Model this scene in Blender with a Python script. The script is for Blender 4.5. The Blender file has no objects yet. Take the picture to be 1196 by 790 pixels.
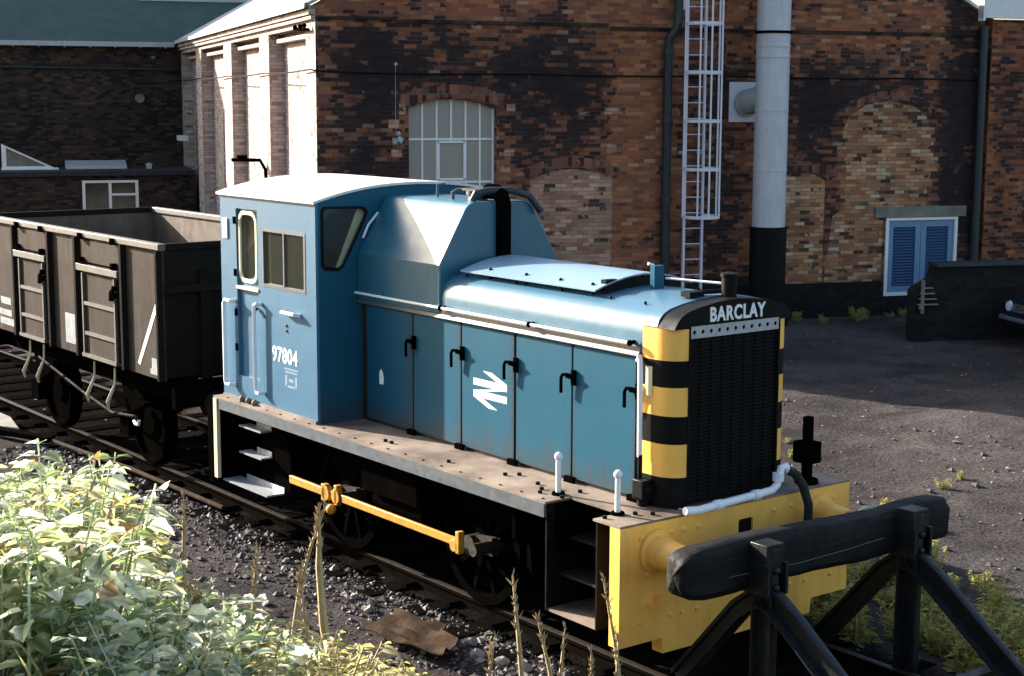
import bpy, bmesh, math, random
from math import radians as R, sin, cos, pi
from mathutils import Vector, Matrix, noise
random.seed(11)
S = bpy.context.scene
C = bpy.context.collection
wl = {}                                   # world location of every object built (no rotated parents except the building)

# ------------------------------------------------------------------ helpers
class MB:
    """collects shapes into one mesh, with a material index per face"""
    def __init__(s): s.bm = bmesh.new(); s.mi = 0; s.sm = False
    def face(s, vs):
        try: f = s.bm.faces.new(vs)
        except ValueError: return None
        f.material_index = s.mi; f.smooth = s.sm; return f
    def pts(s, P): return [s.bm.verts.new(p) for p in P]
    def poly(s, P): return s.face(s.pts(P))
    def box(s, x0, x1, y0, y1, z0, z1, M=None):
        P = [Vector((x, y, z)) for z in (z0, z1) for (x, y) in ((x0, y0), (x1, y0), (x1, y1), (x0, y1))]
        if M is not None: P = [M @ p for p in P]
        v = s.pts(P)
        for q in ((3,2,1,0), (4,5,6,7), (0,1,5,4), (1,2,6,5), (2,3,7,6), (3,0,4,7)): s.face([v[i] for i in q])
    def bar(s, a, b, w, h, up=(0,0,1)):
        a, b = Vector(a), Vector(b); d = (b-a).normalized(); u = Vector(up)
        r = d.cross(u).normalized(); u = r.cross(d)
        M = Matrix((r, d, u)).transposed().to_4x4(); M.translation = a
        s.box(-w/2, w/2, 0, (b-a).length, -h/2, h/2, M)
    def loft(s, rings, closed=True, caps=True):
        V = [s.pts(r) for r in rings]; n = len(V[0])
        for i in range(len(V)-1):
            for j in range(n if closed else n-1):
                k = (j+1) % n; s.face([V[i][j], V[i][k], V[i+1][k], V[i+1][j]])
        if caps:
            sm = s.sm; s.sm = False
            s.face(V[0][::-1]); s.face(V[-1]); s.sm = sm
    def tube(s, path, r, n=10, caps=True, prof=None):
        P = [Vector(p) for p in path]; rings = []; prev = None
        sm = s.sm; s.sm = prof is None
        for i, p in enumerate(P):
            d = (P[min(i+1, len(P)-1)] - P[max(i-1, 0)]).normalized()
            if prev is None: u = d.orthogonal().normalized() if prof is None else Vector(prof[1])
            else: u = prev
            u = (u - d*u.dot(d)).normalized(); prev = u; w = d.cross(u)
            rr = r[i] if isinstance(r, (list, tuple)) else r
            if prof is None: rings.append([p + (u*cos(2*pi*k/n) + w*sin(2*pi*k/n))*rr for k in range(n)])
            else: rings.append([p + w*a + u*b for a, b in prof[0]])
        s.loft(rings, True, caps); s.sm = sm
    def lathe(s, prof, o, axis='z', n=24, closed_prof=False):
        o = Vector(o); rings = []
        for k in range(n):
            a = 2*pi*k/n; ring = []
            for r, h in prof:
                q = (r*cos(a), r*sin(a), h)
                if axis == 'x': q = (h, r*cos(a), r*sin(a))
                if axis == 'y': q = (r*cos(a), h, r*sin(a))
                ring.append(o + Vector(q))
            rings.append(ring)
        V = [s.pts(r) for r in rings]; m = len(prof); sm = s.sm; s.sm = True
        for i in range(n):
            for j in range(m if closed_prof else m-1):
                s.face([V[i][j], V[(i+1) % n][j], V[(i+1) % n][(j+1) % m], V[i][(j+1) % m]])
        s.sm = sm
    def cyl(s, a, b, r, n=14): s.tube([a, b], r, n)
    def ball(s, c, r, n=10):
        s.lathe([(max(1e-4, r*sin(pi*i/n)), -r*cos(pi*i/n)) for i in range(n+1)], c, 'z', 12)
    def prism(s, pts, fn, t0, t1):
        """outline of 2D points extruded between two depths, fn(u,v,t) places it"""
        s.loft([[fn(u, v, t0) for u, v in pts], [fn(u, v, t1) for u, v in pts]])
    def plate(s, outer, holes, fn, t0, t1):
        """flat plate with holes through it"""
        cu = bpy.data.curves.new('tmp', 'CURVE'); cu.dimensions = '2D'; cu.fill_mode = 'BOTH'; cu.extrude = .5
        for P in [outer] + holes:
            P = [q for i, q in enumerate(P) if abs(q[0]-P[i-1][0]) + abs(q[1]-P[i-1][1]) > 1e-5]
            sp = cu.splines.new('POLY'); sp.points.add(len(P)-1); sp.use_cyclic_u = True
            for q, pnt in zip(sp.points, P): q.co = (pnt[0], pnt[1], 0, 1)
        o = bpy.data.objects.new('tmp', cu); me = o.to_mesh()
        V = s.pts([fn(v.co.x, v.co.y, t0 + (v.co.z+.5)*(t1-t0)) for v in me.vertices])
        for f in me.polygons: s.face([V[i] for i in f.vertices])
        o.to_mesh_clear(); bpy.data.objects.remove(o); bpy.data.curves.remove(cu)
    def build(s, name, mats, parent=None, angle=40, bevel=0, normals=True, merge=1e-5):
        bmesh.ops.remove_doubles(s.bm, verts=s.bm.verts, dist=merge)
        if normals: bmesh.ops.recalc_face_normals(s.bm, faces=s.bm.faces)
        me = bpy.data.meshes.new(name); s.bm.to_mesh(me); s.bm.free()
        for m in (mats if isinstance(mats, (list, tuple)) else [mats]): me.materials.append(m)
        try: me.set_sharp_from_angle(angle=R(angle))
        except Exception: pass
        o = bpy.data.objects.new(name, me); C.objects.link(o)
        if parent is not None: adopt(o, parent)
        else: wl[o] = Vector((0, 0, 0))
        if bevel:
            b = o.modifiers.new('bevel', 'BEVEL'); b.width = bevel; b.segments = 2; b.limit_method = 'ANGLE'; b.angle_limit = R(40)
        return o
LOCAL = set()                              # roots whose children are already in local coordinates
def adopt(o, parent):
    o.parent = parent
    if root_of(parent) in LOCAL: wl[o] = Vector((0, 0, 0))
    else: o.location = -wl[parent]; wl[o] = Vector((0, 0, 0))
def root_of(o):
    while o.parent is not None: o = o.parent
    return o
def tag(o, label=None, cat=None, group=None, kind=None):
    if label: o['label'] = label
    if cat: o['category'] = cat
    if group: o['group'] = group
    if kind: o['kind'] = kind
    return o
def thing(name, label, cat, loc=(0, 0, 0), rz=0, group=None, local=False):
    o = bpy.data.objects.new(name, None); C.objects.link(o); o.empty_display_size = .2
    o.location = loc; o.rotation_euler = (0, 0, rz); wl[o] = Vector(loc)
    if local: LOCAL.add(o)
    return tag(o, label, cat, group)
def copy_tree(o, parent=None):
    c = o.copy(); C.objects.link(c)
    if parent is not None: c.parent = parent
    for ch in list(o.children): copy_tree(ch, c)
    return c
def arc(cx, cy, r, a0, a1, n, ry=None):
    ry = r if ry is None else ry
    return [(cx + r*cos(R(a0 + (a1-a0)*i/n)), cy + ry*sin(R(a0 + (a1-a0)*i/n))) for i in range(n+1)]
def rrect(x0, x1, y0, y1, r, n=5):
    return arc(x1-r, y1-r, r, 0, 90, n) + arc(x0+r, y1-r, r, 90, 180, n) + arc(x0+r, y0+r, r, 180, 270, n) + arc(x1-r, y0+r, r, 270, 360, n)
def archpts(x0, x1, z0, zs, zt, n=12):
    """opening with a segmental arched head: springing zs, crown zt"""
    w = (x1-x0)/2; h = zt-zs; rr = (w*w + h*h)/(2*h); cx = (x0+x1)/2; cz = zt-rr; a = math.degrees(math.asin(w/rr))
    return [(x0, z0), (x1, z0)] + [(cx + rr*cos(R(t)), cz + rr*sin(R(t))) for t in [90-a + 2*a*i/n for i in range(n+1)]]

# ------------------------------------------------------------------ materials
def newmat(name):
    m = bpy.data.materials.new(name); m.use_nodes = True; nt = m.node_tree
    return m, nt, nt.nodes, nt.links, nt.nodes['Principled BSDF']
def N(nt, t, **k):
    n = nt.nodes.new(t)
    for a, v in k.items():
        if a == 'i':
            for kk, vv in v.items(): n.inputs[kk].default_value = vv
        else: setattr(n, a, v)
    return n
def math_(nt, op, a, b=None, clamp=False):
    n = N(nt, 'ShaderNodeMath', operation=op, use_clamp=clamp)
    for i, v in enumerate((a, b)):
        if v is None: continue
        if hasattr(v, 'links'): nt.links.new(v, n.inputs[i])
        else: n.inputs[i].default_value = v
    return n.outputs[0]
def mixc(nt, f, a, b, blend='MIX'):
    n = N(nt, 'ShaderNodeMix', data_type='RGBA', blend_type=blend)
    for i, v in ((0, f), (6, a), (7, b)):
        if hasattr(v, 'links'): nt.links.new(v, n.inputs[i])
        elif i == 0: n.inputs[0].default_value = v
        else: n.inputs[i].default_value = (*v[:3], 1)
    return n.outputs[2]
def noise_(nt, vec, scale, detail=4, rough=.55, stretch=None):
    if stretch:
        mp = N(nt, 'ShaderNodeMapping'); mp.inputs['Scale'].default_value = stretch; nt.links.new(vec, mp.inputs[0]); vec = mp.outputs[0]
    n = N(nt, 'ShaderNodeTexNoise', i={'Scale': scale, 'Detail': detail, 'Roughness': rough}); nt.links.new(vec, n.inputs['Vector'])
    return n.outputs['Fac']
def ramp(nt, f, stops, interp='LINEAR'):
    n = N(nt, 'ShaderNodeValToRGB'); nt.links.new(f, n.inputs[0]); cr = n.color_ramp; cr.interpolation = interp
    while len(cr.elements) < len(stops): cr.elements.new(.5)
    for e, (p, c) in zip(cr.elements, stops):
        e.position = p; e.color = (*c[:3], 1) if hasattr(c, '__len__') else (c, c, c, 1)
    return n.outputs[0]
def paint(name, col, rough=.45, var=.25, scale=3, dirt=None, dirt_amt=.35, dirt_scale=2.2, streak=True, metal=0, bump=.15, spec=.5, chips=None, chip_amt=.0, seams=None, rr_=None, grain=None):
    m, nt, n, L, b = newmat(name)
    v = N(nt, 'ShaderNodeTexCoord').outputs['Object']
    a = noise_(nt, v, scale, 6, .6)
    f = math_(nt, 'ADD', math_(nt, 'MULTIPLY', a, 2*var), 1-var)
    c = mixc(nt, 1.0, col, f, 'MULTIPLY')
    if dirt is not None:
        d1 = noise_(nt, v, dirt_scale, 7, .65)
        if streak: d2 = noise_(nt, v, dirt_scale*4, 5, .6, (1, 1, .12)); d1 = math_(nt, 'ADD', math_(nt, 'MULTIPLY', d1, .5), math_(nt, 'MULTIPLY', d2, .5))
        dm = ramp(nt, d1, [(max(0, .62-dirt_amt*.5), 0), (.78-dirt_amt*.2, 1)])
        c = mixc(nt, math_(nt, 'MULTIPLY', dm, min(1, dirt_amt*1.8)), c, dirt)
    if chips is not None:
        ch = ramp(nt, noise_(nt, v, 14, 6, .7), [(.66-chip_amt, 0), (.68-chip_amt, 1)])
        c = mixc(nt, ch, c, chips)
    if seams is not None:                   # rusty water stains running down from the door seams and grime along the sill
        sx = N(nt, 'ShaderNodeSeparateXYZ'); L.new(v, sx.inputs[0])
        fr = math_(nt, 'FRACT', math_(nt, 'DIVIDE', math_(nt, 'ADD', sx.outputs[0], seams[0]+20*seams[1]), seams[1]))
        ds = math_(nt, 'MULTIPLY', math_(nt, 'ABSOLUTE', math_(nt, 'SUBTRACT', fr, .5)), 2)
        run = noise_(nt, v, 9, 6, .7, (1, 1, .10))
        f1 = ramp(nt, math_(nt, 'ADD', ds, math_(nt, 'MULTIPLY', math_(nt, 'SUBTRACT', run, .5), .5)), [(.84, 0), (1.02, 1)])
        f2 = ramp(nt, math_(nt, 'ADD', sx.outputs[2], math_(nt, 'MULTIPLY', math_(nt, 'SUBTRACT', run, .5), .55)), [(0, 1), (.0, 1), (.5, 0)])
        zz = math_(nt, 'SUBTRACT', sx.outputs[2], 1.22); f2 = ramp(nt, math_(nt, 'ADD', zz, math_(nt, 'MULTIPLY', math_(nt, 'SUBTRACT', run, .5), .7)), [(.02, 1), (.26, 0)])
        f3 = ramp(nt, noise_(nt, v, 16, 6, .7, (1, 1, .05)), [(.60, 0), (.72, 1)])
        c = mixc(nt, math_(nt, 'MULTIPLY', f3, .28), c, (.018, .036, .042))
        c = mixc(nt, math_(nt, 'MULTIPLY', f2, .55), c, (.055, .040, .028)); c = mixc(nt, math_(nt, 'MULTIPLY', f1, .5), c, (.050, .030, .018))
    L.new(c, b.inputs['Base Color'])
    ra, rb = rr_ if rr_ else (.1, .14)
    rr = ramp(nt, noise_(nt, v, scale*2.3, 5, .6), [(.3, max(.05, rough-ra)), (.7, min(1, rough+rb))]); L.new(rr, b.inputs['Roughness'])
    b.inputs['Metallic'].default_value = metal; b.inputs['Specular IOR Level'].default_value = spec
    if bump:
        bp = N(nt, 'ShaderNodeBump', i={'Strength': bump, 'Distance': .012}); L.new(noise_(nt, v, scale*3.5, 6, .6, grain), bp.inputs['Height']); L.new(bp.outputs[0], b.inputs['Normal'])
    return m
def glass(name, tint=(.55, .6, .55), alpha=.35, rough=.05, dif=(.30, .29, .21)):
    m, nt, n, L, b = newmat(name)
    tr = N(nt, 'ShaderNodeBsdfTransparent', i={'Color': (*tint, 1)}); g = N(nt, 'ShaderNodeBsdfGlossy', i={'Roughness': rough, 'Color': (.9, .9, .9, 1)})
    df = N(nt, 'ShaderNodeBsdfDiffuse', i={'Color': (*dif, 1)})
    lw = N(nt, 'ShaderNodeLayerWeight'); fr = math_(nt, 'ADD', math_(nt, 'MULTIPLY', math_(nt, 'POWER', lw.outputs['Facing'], 4.0), .7), .04); mx = N(nt, 'ShaderNodeMixShader'); m2 = N(nt, 'ShaderNodeMixShader'); m2.inputs[0].default_value = alpha
    L.new(tr.outputs[0], m2.inputs[1]); L.new(df.outputs[0], m2.inputs[2])
    L.new(fr, mx.inputs[0]); L.new(m2.outputs[0], mx.inputs[1]); L.new(g.outputs[0], mx.inputs[2])
    L.new(mx.outputs[0], n['Material Output'].inputs[0]); return m
def brick(name, axis, cols, mortar=(.15, .115, .09), soot=(.008, .008, .011), blobs=(), soot0=.0, soot_noise=.6, clean=(), row=.075, wid=.225, rough=.9, bands=()):
    """bricks with a colour each; blobs = sooty stains (u, v, ru, rv, weight), clean = the same for fresh patches"""
    m, nt, n, L, b = newmat(name)
    v = N(nt, 'ShaderNodeTexCoord').outputs['Object']
    tcn = N(nt, 'ShaderNodeTexCoord'); sn = N(nt, 'ShaderNodeSeparateXYZ'); L.new(tcn.outputs['Normal'], sn.inputs[0])
    sp = N(nt, 'ShaderNodeSeparateXYZ'); L.new(v, sp.inputs[0]); z = sp.outputs[2]
    pick = math_(nt, 'GREATER_THAN', math_(nt, 'ABSOLUTE', sn.outputs[0]), .6)
    u = math_(nt, 'ADD', math_(nt, 'MULTIPLY', sp.outputs[0], math_(nt, 'SUBTRACT', 1, pick)), math_(nt, 'MULTIPLY', sp.outputs[1], pick))
    zr = math_(nt, 'DIVIDE', z, row); rw = math_(nt, 'FLOOR', zr); fv = math_(nt, 'FRACT', zr)
    ub = math_(nt, 'ADD', math_(nt, 'DIVIDE', u, wid), math_(nt, 'MULTIPLY', math_(nt, 'FLOORED_MODULO', rw, 2), .5))
    cl = math_(nt, 'FLOOR', ub); fu = math_(nt, 'FRACT', ub)
    cb = N(nt, 'ShaderNodeCombineXYZ'); L.new(cl, cb.inputs[0]); L.new(rw, cb.inputs[1])
    wn = N(nt, 'ShaderNodeTexWhiteNoise', noise_dimensions='3D'); L.new(cb.outputs[0], wn.inputs['Vector'])
    c2 = N(nt, 'ShaderNodeSeparateColor'); L.new(wn.outputs['Color'], c2.inputs[0])
    base = ramp(nt, wn.outputs['Value'], cols, 'CONSTANT')
    vari = math_(nt, 'ADD', math_(nt, 'MULTIPLY', c2.outputs[2], .45), .88)
    base = mixc(nt, 1, base, vari, 'MULTIPLY')
    big = noise_(nt, v, .55, 5, .6); med = noise_(nt, v, 2.2, 7, .72)
    s = math_(nt, 'ADD', math_(nt, 'MULTIPLY', math_(nt, 'SUBTRACT', big, .5), soot_noise*2.2), soot0)
    s = math_(nt, 'ADD', s, math_(nt, 'MULTIPLY', math_(nt, 'SUBTRACT', med, .5), soot_noise*2.2))
    for sign, lst in ((1, blobs), (-1, clean)):
        for (bu, bv, ru, rv, w) in lst:
            du = math_(nt, 'DIVIDE', math_(nt, 'SUBTRACT', u, bu), ru); dv = math_(nt, 'DIVIDE', math_(nt, 'SUBTRACT', z, bv), rv)
            d = math_(nt, 'SQRT', math_(nt, 'ADD', math_(nt, 'MULTIPLY', du, du), math_(nt, 'MULTIPLY', dv, dv)))
            d = math_(nt, 'ADD', d, math_(nt, 'MULTIPLY', math_(nt, 'SUBTRACT', med, .5), .9))
            f = math_(nt, 'MULTIPLY', math_(nt, 'SUBTRACT', 1.35, math_(nt, 'MULTIPLY', d, .9)), 1.0, True)
            s = math_(nt, 'ADD', s, math_(nt, 'MULTIPLY', f, w*sign))
    s = math_(nt, 'ADD', s, 0, True)
    hit = math_(nt, 'LESS_THAN', c2.outputs[1], s)
    film = math_(nt, 'MULTIPLY', s, .7)
    base = mixc(nt, film, base, (soot[0]*2.2, soot[1]*2.0, soot[2]*1.8))
    base = mixc(nt, math_(nt, 'MULTIPLY', hit, .8), base, soot)
    fine = noise_(nt, v, 60, 3)
    base = mixc(nt, 1, base, math_(nt, 'ADD', math_(nt, 'MULTIPLY', fine, .5), .75), 'MULTIPLY')
    mm = math_(nt, 'MAXIMUM', math_(nt, 'LESS_THAN', fu, .05), math_(nt, 'LESS_THAN', fv, .14))
    mc = mixc(nt, s, mortar, (soot[0]*1.6, soot[1]*1.6, soot[2]*1.6))
    L.new(mixc(nt, math_(nt, 'MULTIPLY', mm, .8), base, mc), b.inputs['Base Color'])
    b.inputs['Roughness'].default_value = rough; b.inputs['Specular IOR Level'].default_value = .25
    bp = N(nt, 'ShaderNodeBump', i={'Strength': .6, 'Distance': .012}); h = math_(nt, 'SUBTRACT', math_(nt, 'MULTIPLY', fine, .5), mm)
    L.new(math_(nt, 'ADD', h, math_(nt, 'MULTIPLY', c2.outputs[0], .5)), bp.inputs['Height']); L.new(bp.outputs[0], b.inputs['Normal'])
    return m
BLUE = (.008, .078, .130)
M = {}
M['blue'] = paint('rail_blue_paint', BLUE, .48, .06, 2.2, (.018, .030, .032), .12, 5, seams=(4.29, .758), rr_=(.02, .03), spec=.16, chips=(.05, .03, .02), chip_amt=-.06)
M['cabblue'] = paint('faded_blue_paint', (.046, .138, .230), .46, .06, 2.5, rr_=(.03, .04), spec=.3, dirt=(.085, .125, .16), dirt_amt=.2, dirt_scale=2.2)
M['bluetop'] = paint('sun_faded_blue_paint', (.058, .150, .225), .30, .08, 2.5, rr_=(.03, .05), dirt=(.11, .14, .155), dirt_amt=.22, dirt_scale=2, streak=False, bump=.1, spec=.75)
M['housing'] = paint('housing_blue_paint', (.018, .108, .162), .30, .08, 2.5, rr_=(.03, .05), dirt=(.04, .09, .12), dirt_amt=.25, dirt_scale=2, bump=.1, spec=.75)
M['cover'] = paint('bleached_cover_paint', (.20, .31, .40), .36, .1, 2.5, (.28, .32, .34), .3, 2, streak=False, bump=.1, rr_=(.03, .05))
M['ledge'] = paint('grubby_ledge_paint', (.045, .085, .11), .42, .3, 3, (.10, .065, .045), .5, 1.3)
M['roof'] = paint('pale_roof_paint', (.62, .63, .62), .42, .15, 2, (.3, .31, .3), .25, 3, streak=False)
M['plate'] = paint('footplate_steel', (.29, .22, .17), .72, .3, 4, (.07, .045, .032), .55, 1.7, streak=False)
M['valance'] = paint('grey_blue_valance', (.072, .085, .10), .5, .25, 5, (.06, .05, .04), .3, 3)
M['black'] = paint('black_paint', (.005, .005, .0055), .5, .3, 6, (.012, .010, .009), .3, 4, spec=.1)
M['under'] = paint('oily_black_steel', (.0025, .0022, .0020), .6, .4, 6, (.005, .004, .0034), .3, 4, spec=.0)
M['grease'] = paint('greasy_brown_steel', (.028, .019, .012), .5, .4, 9, (.015, .012, .01), .5, 6)
M['yellow'] = paint('warning_yellow_paint', (.95, .51, .10), .42, .08, 3, (.40, .17, .04), .26, 2.6, chips=(.16, .08, .035), chip_amt=-.09)
M['rodyellow'] = paint('grimy_yellow_paint', (.55, .27, .02), .5, .25, 9, (.12, .06, .02), .35, 7)
M['white'] = paint('white_paint', (.78, .80, .82), .45, .06, 6, (.4, .38, .33), .2, 7)
M['cream'] = paint('cream_paint', (.66, .60, .40), .5, .12, 6, (.3, .24, .12), .25, 6)
M['letter'] = paint('white_lettering', (.80, .81, .80), .5, .04, 8, bump=0)
M['ghost'] = paint('faded_stencil', (.19, .27, .36), .5, .2, 30, bump=0)
M['silver'] = paint('silver_paint', (.42, .44, .47), .4, .15, 8, (.15, .14, .13), .3, 9, metal=.3)
M['grille'] = paint('radiator_black', (.004, .004, .0037), .6, .3, 10, spec=.12)
M['interior'] = paint('cab_interior_green', (.50, .50, .36), .6, .2, 3)
M['glass'] = glass('dusty_glass', (.96, .96, .92), .06)
M['dull'] = glass('frosted_glass', (.25, .25, .22), .85, .25, (.33, .30, .26))
M['wag'] = paint('weathered_wagon_steel', (.072, .066, .062), .65, .45, 2.2, (.035, .020, .012), .75, 2.4, spec=.06, chips=(.085, .083, .085), chip_amt=-.05)
M['wagtrim'] = paint('worn_wagon_edge_steel', (.115, .108, .095), .6, .35, 6, (.07, .045, .03), .5, 4)
M['wagin'] = paint('rusty_wagon_inside', (.13, .10, .075), .8, .35, 3, (.07, .035, .02), .5, 2)
M['wagdark'] = paint('dark_wagon_end', (.012, .010, .009), .65, .4, 4, (.022, .014, .009), .4, 3, spec=.02)
M['rail'] = paint('rusty_rail', (.006, .0045, .0035), .6, .35, 7, (.012, .008, .006), .3, 6, spec=.0)
M['railtop'] = paint('worn_rail_head', (.026, .022, .018), .5, .3, 7, (.03, .02, .014), .4, 6, spec=.12)
M['sleeper'] = paint('oily_sleeper', (.005, .004, .0035), .85, .4, 8, (.008, .0065, .0055), .4, 5, streak=False, spec=.0)
M['stop'] = paint('tarred_black_rail', (.005, .0065, .0075), .45, .4, 5, (.012, .015, .016), .35, 6, spec=.35, chips=(.035, .020, .012), chip_amt=.03, bump=.5)
M['timber'] = paint('creosoted_timber', (.0045, .004, .004), .68, .5, 5, (.013, .0115, .010), .45, 8, bump=1.0, spec=.2, grain=(1, .06, 1))
M['galv'] = paint('galvanised_steel', (.48, .49, .53), .5, .12, 4, (.3, .3, .32), .3, 3, metal=.15)
M['ladder'] = paint('pale_ladder_paint', (.62, .60, .66), .5, .1, 4)
M['dark'] = paint('dark_teal_iron', (.008, .018, .022), .5, .3, 4)
M['slate'] = paint('grey_slate', (.34, .35, .37), .6, .2, 1.5, (.22, .22, .22), .3, 1)
M['green'] = paint('green_felt_roof', (.032, .070, .058), .8, .22, 1.2, (.055, .085, .072), .35, .8, streak=False)
M['flat'] = paint('black_felt_roof', (.015, .017, .02), .8, .3, 2)
M['gutter'] = paint('grey_gutter', (.33, .36, .36), .5, .15, 3, (.12, .13, .12), .3, 3)
M['frame'] = paint('white_window_frame', (.72, .72, .70), .5, .08, 5, (.4, .38, .34), .25, 6)
M['shutter'] = paint('blue_shutter_paint', (.12, .22, .36), .5, .15, 4, (.06, .09, .13), .25, 4)
M['shutdark'] = paint('deep_blue_louvre_paint', (.03, .075, .17), .55, .15, 5)
M['lintel'] = paint('mossy_stone', (.20, .19, .16), .85, .25, 3, (.08, .095, .05), .45, 2.5, streak=False)
M['concrete'] = paint('old_concrete', (.26, .24, .22), .85, .25, 3, (.10, .085, .07), .45, 2, streak=False, bump=.4)
M['stone'] = paint('pale_rubble', (.30, .28, .26), .85, .35, 5, (.10, .08, .07), .4, 3, streak=False, bump=.5)
M['oilgrit'] = paint('oily_black_ballast', (.006, .005, .0045), .9, .6, 9, (.012, .010, .009), .3, 2.5, streak=False, bump=.4, spec=.0)
M['grit'] = paint('dark_ballast', (.075, .065, .062), .9, .6, 9, (.17, .15, .14), .3, 2.5, streak=False, bump=.4)
M['stalk'] = paint('dry_grass', (.42, .31, .16), .7, .25, 12, (.2, .12, .06), .3, 9)
M['rust'] = paint('rust_brown_sheet', (.055, .032, .018), .8, .5, 9, (.02, .013, .009), .6, 7, streak=False, spec=.05, bump=.5)
M['tyre'] = paint('black_rubber', (.012, .012, .012), .8, .2, 6)
M['carpaint'] = paint('dark_car_paint', (.010, .013, .020), .22, .1, 2, (.04, .04, .04), .2, 2)
M['chrome'] = paint('dull_chrome', (.55, .55, .55), .25, .1, 4, metal=.9)
M['lamp'] = paint('lamp_glass', (.45, .55, .70), .12, .1, 6)
O_ = [(.0, (.225, .078, .036)), (.22, (.27, .095, .040)), (.45, (.19, .064, .034)), (.62, (.30, .118, .052)), (.78, (.15, .055, .032)), (.93, (.32, .17, .10))]
M['brick'] = brick('sooty_red_brick', 0, O_, blobs=[(-8.3, 4.9, 2.6, .8, .5), (-6.6, 3.7, 1.3, 1.2, .5), (-10.2, 4.6, .5, 1.0, .4), (-10.3, 3.0, .9, 1.3, .3),
    (-1.0, 4.4, 2.3, .7, .55), (-1.0, 3.2, .45, 1.7, .45), (2.25, 3, .55, 3.2, .95), (-3.2, 2.2, .6, 2.6, .4), (-4, .2, 9, .42, 1.1)], soot0=.2, soot_noise=.8,
    clean=[(-4.95, 3.2, .42, 2.6, .9), (-6.5, 5.9, 4, .45, .3), (-.4, 5.6, 1.5, .55, .3), (1.75, 5.0, .35, .6, .4)])
M['brickside'] = brick('pale_side_brick', 1, [(0, (.40, .33, .30)), (.3, (.36, .28, .25)), (.6, (.44, .37, .33)), (.85, (.30, .21, .18))], mortar=(.22, .18, .165), soot=(.08, .05, .04), soot0=-.02, soot_noise=.35)  # side wall and its panels: paler brick tones than the front wall
M['brickdark'] = brick('dark_brown_brick', 0, [(0, (.042, .026, .019)), (.3, (.034, .021, .017)), (.6, (.055, .033, .020)), (.85, (.072, .047, .022))], mortar=(.03, .026, .022), soot=(.007, .0065, .008), soot0=.32, soot_noise=.6)
M['brickright'] = brick('orange_brown_brick', 0, [(0, (.25, .082, .030)), (.3, (.19, .062, .028)), (.6, (.29, .10, .038)), (.85, (.10, .04, .025))], soot0=.22, soot_noise=.7, blobs=[(3.2, 3.4, .25, 2.6, .35)])
M['bunk'] = brick('black_brick', 0, [(0, (.008, .007, .0065)), (.4, (.011, .009, .008)), (.8, (.014, .012, .011))], mortar=(.009, .009, .008), soot=(.004, .004, .0045), soot0=.3)
M['infillpink'] = brick('pinkish_infill_brick', 0, [(0, (.33, .165, .105)), (.25, (.38, .21, .135)), (.5, (.27, .125, .08)), (.7, (.43, .26, .17)), (.9, (.30, .19, .13))], mortar=(.20, .15, .12), soot0=.08, soot_noise=.35)
M['infilltan'] = brick('yellow_stock_infill', 0, [(0, (.29, .135, .068)), (.25, (.37, .19, .10)), (.5, (.24, .10, .05)), (.75, (.42, .235, .13)), (.92, (.42, .32, .22))], mortar=(.16, .11, .07), soot0=.14, soot_noise=.35)
M['arch'] = brick('red_arch_brick', 0, [(0, (.20, .075, .042)), (.5, (.15, .058, .036)), (.8, (.24, .10, .06))], soot0=.25, soot_noise=.4, row=.225, wid=.08)

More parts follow.
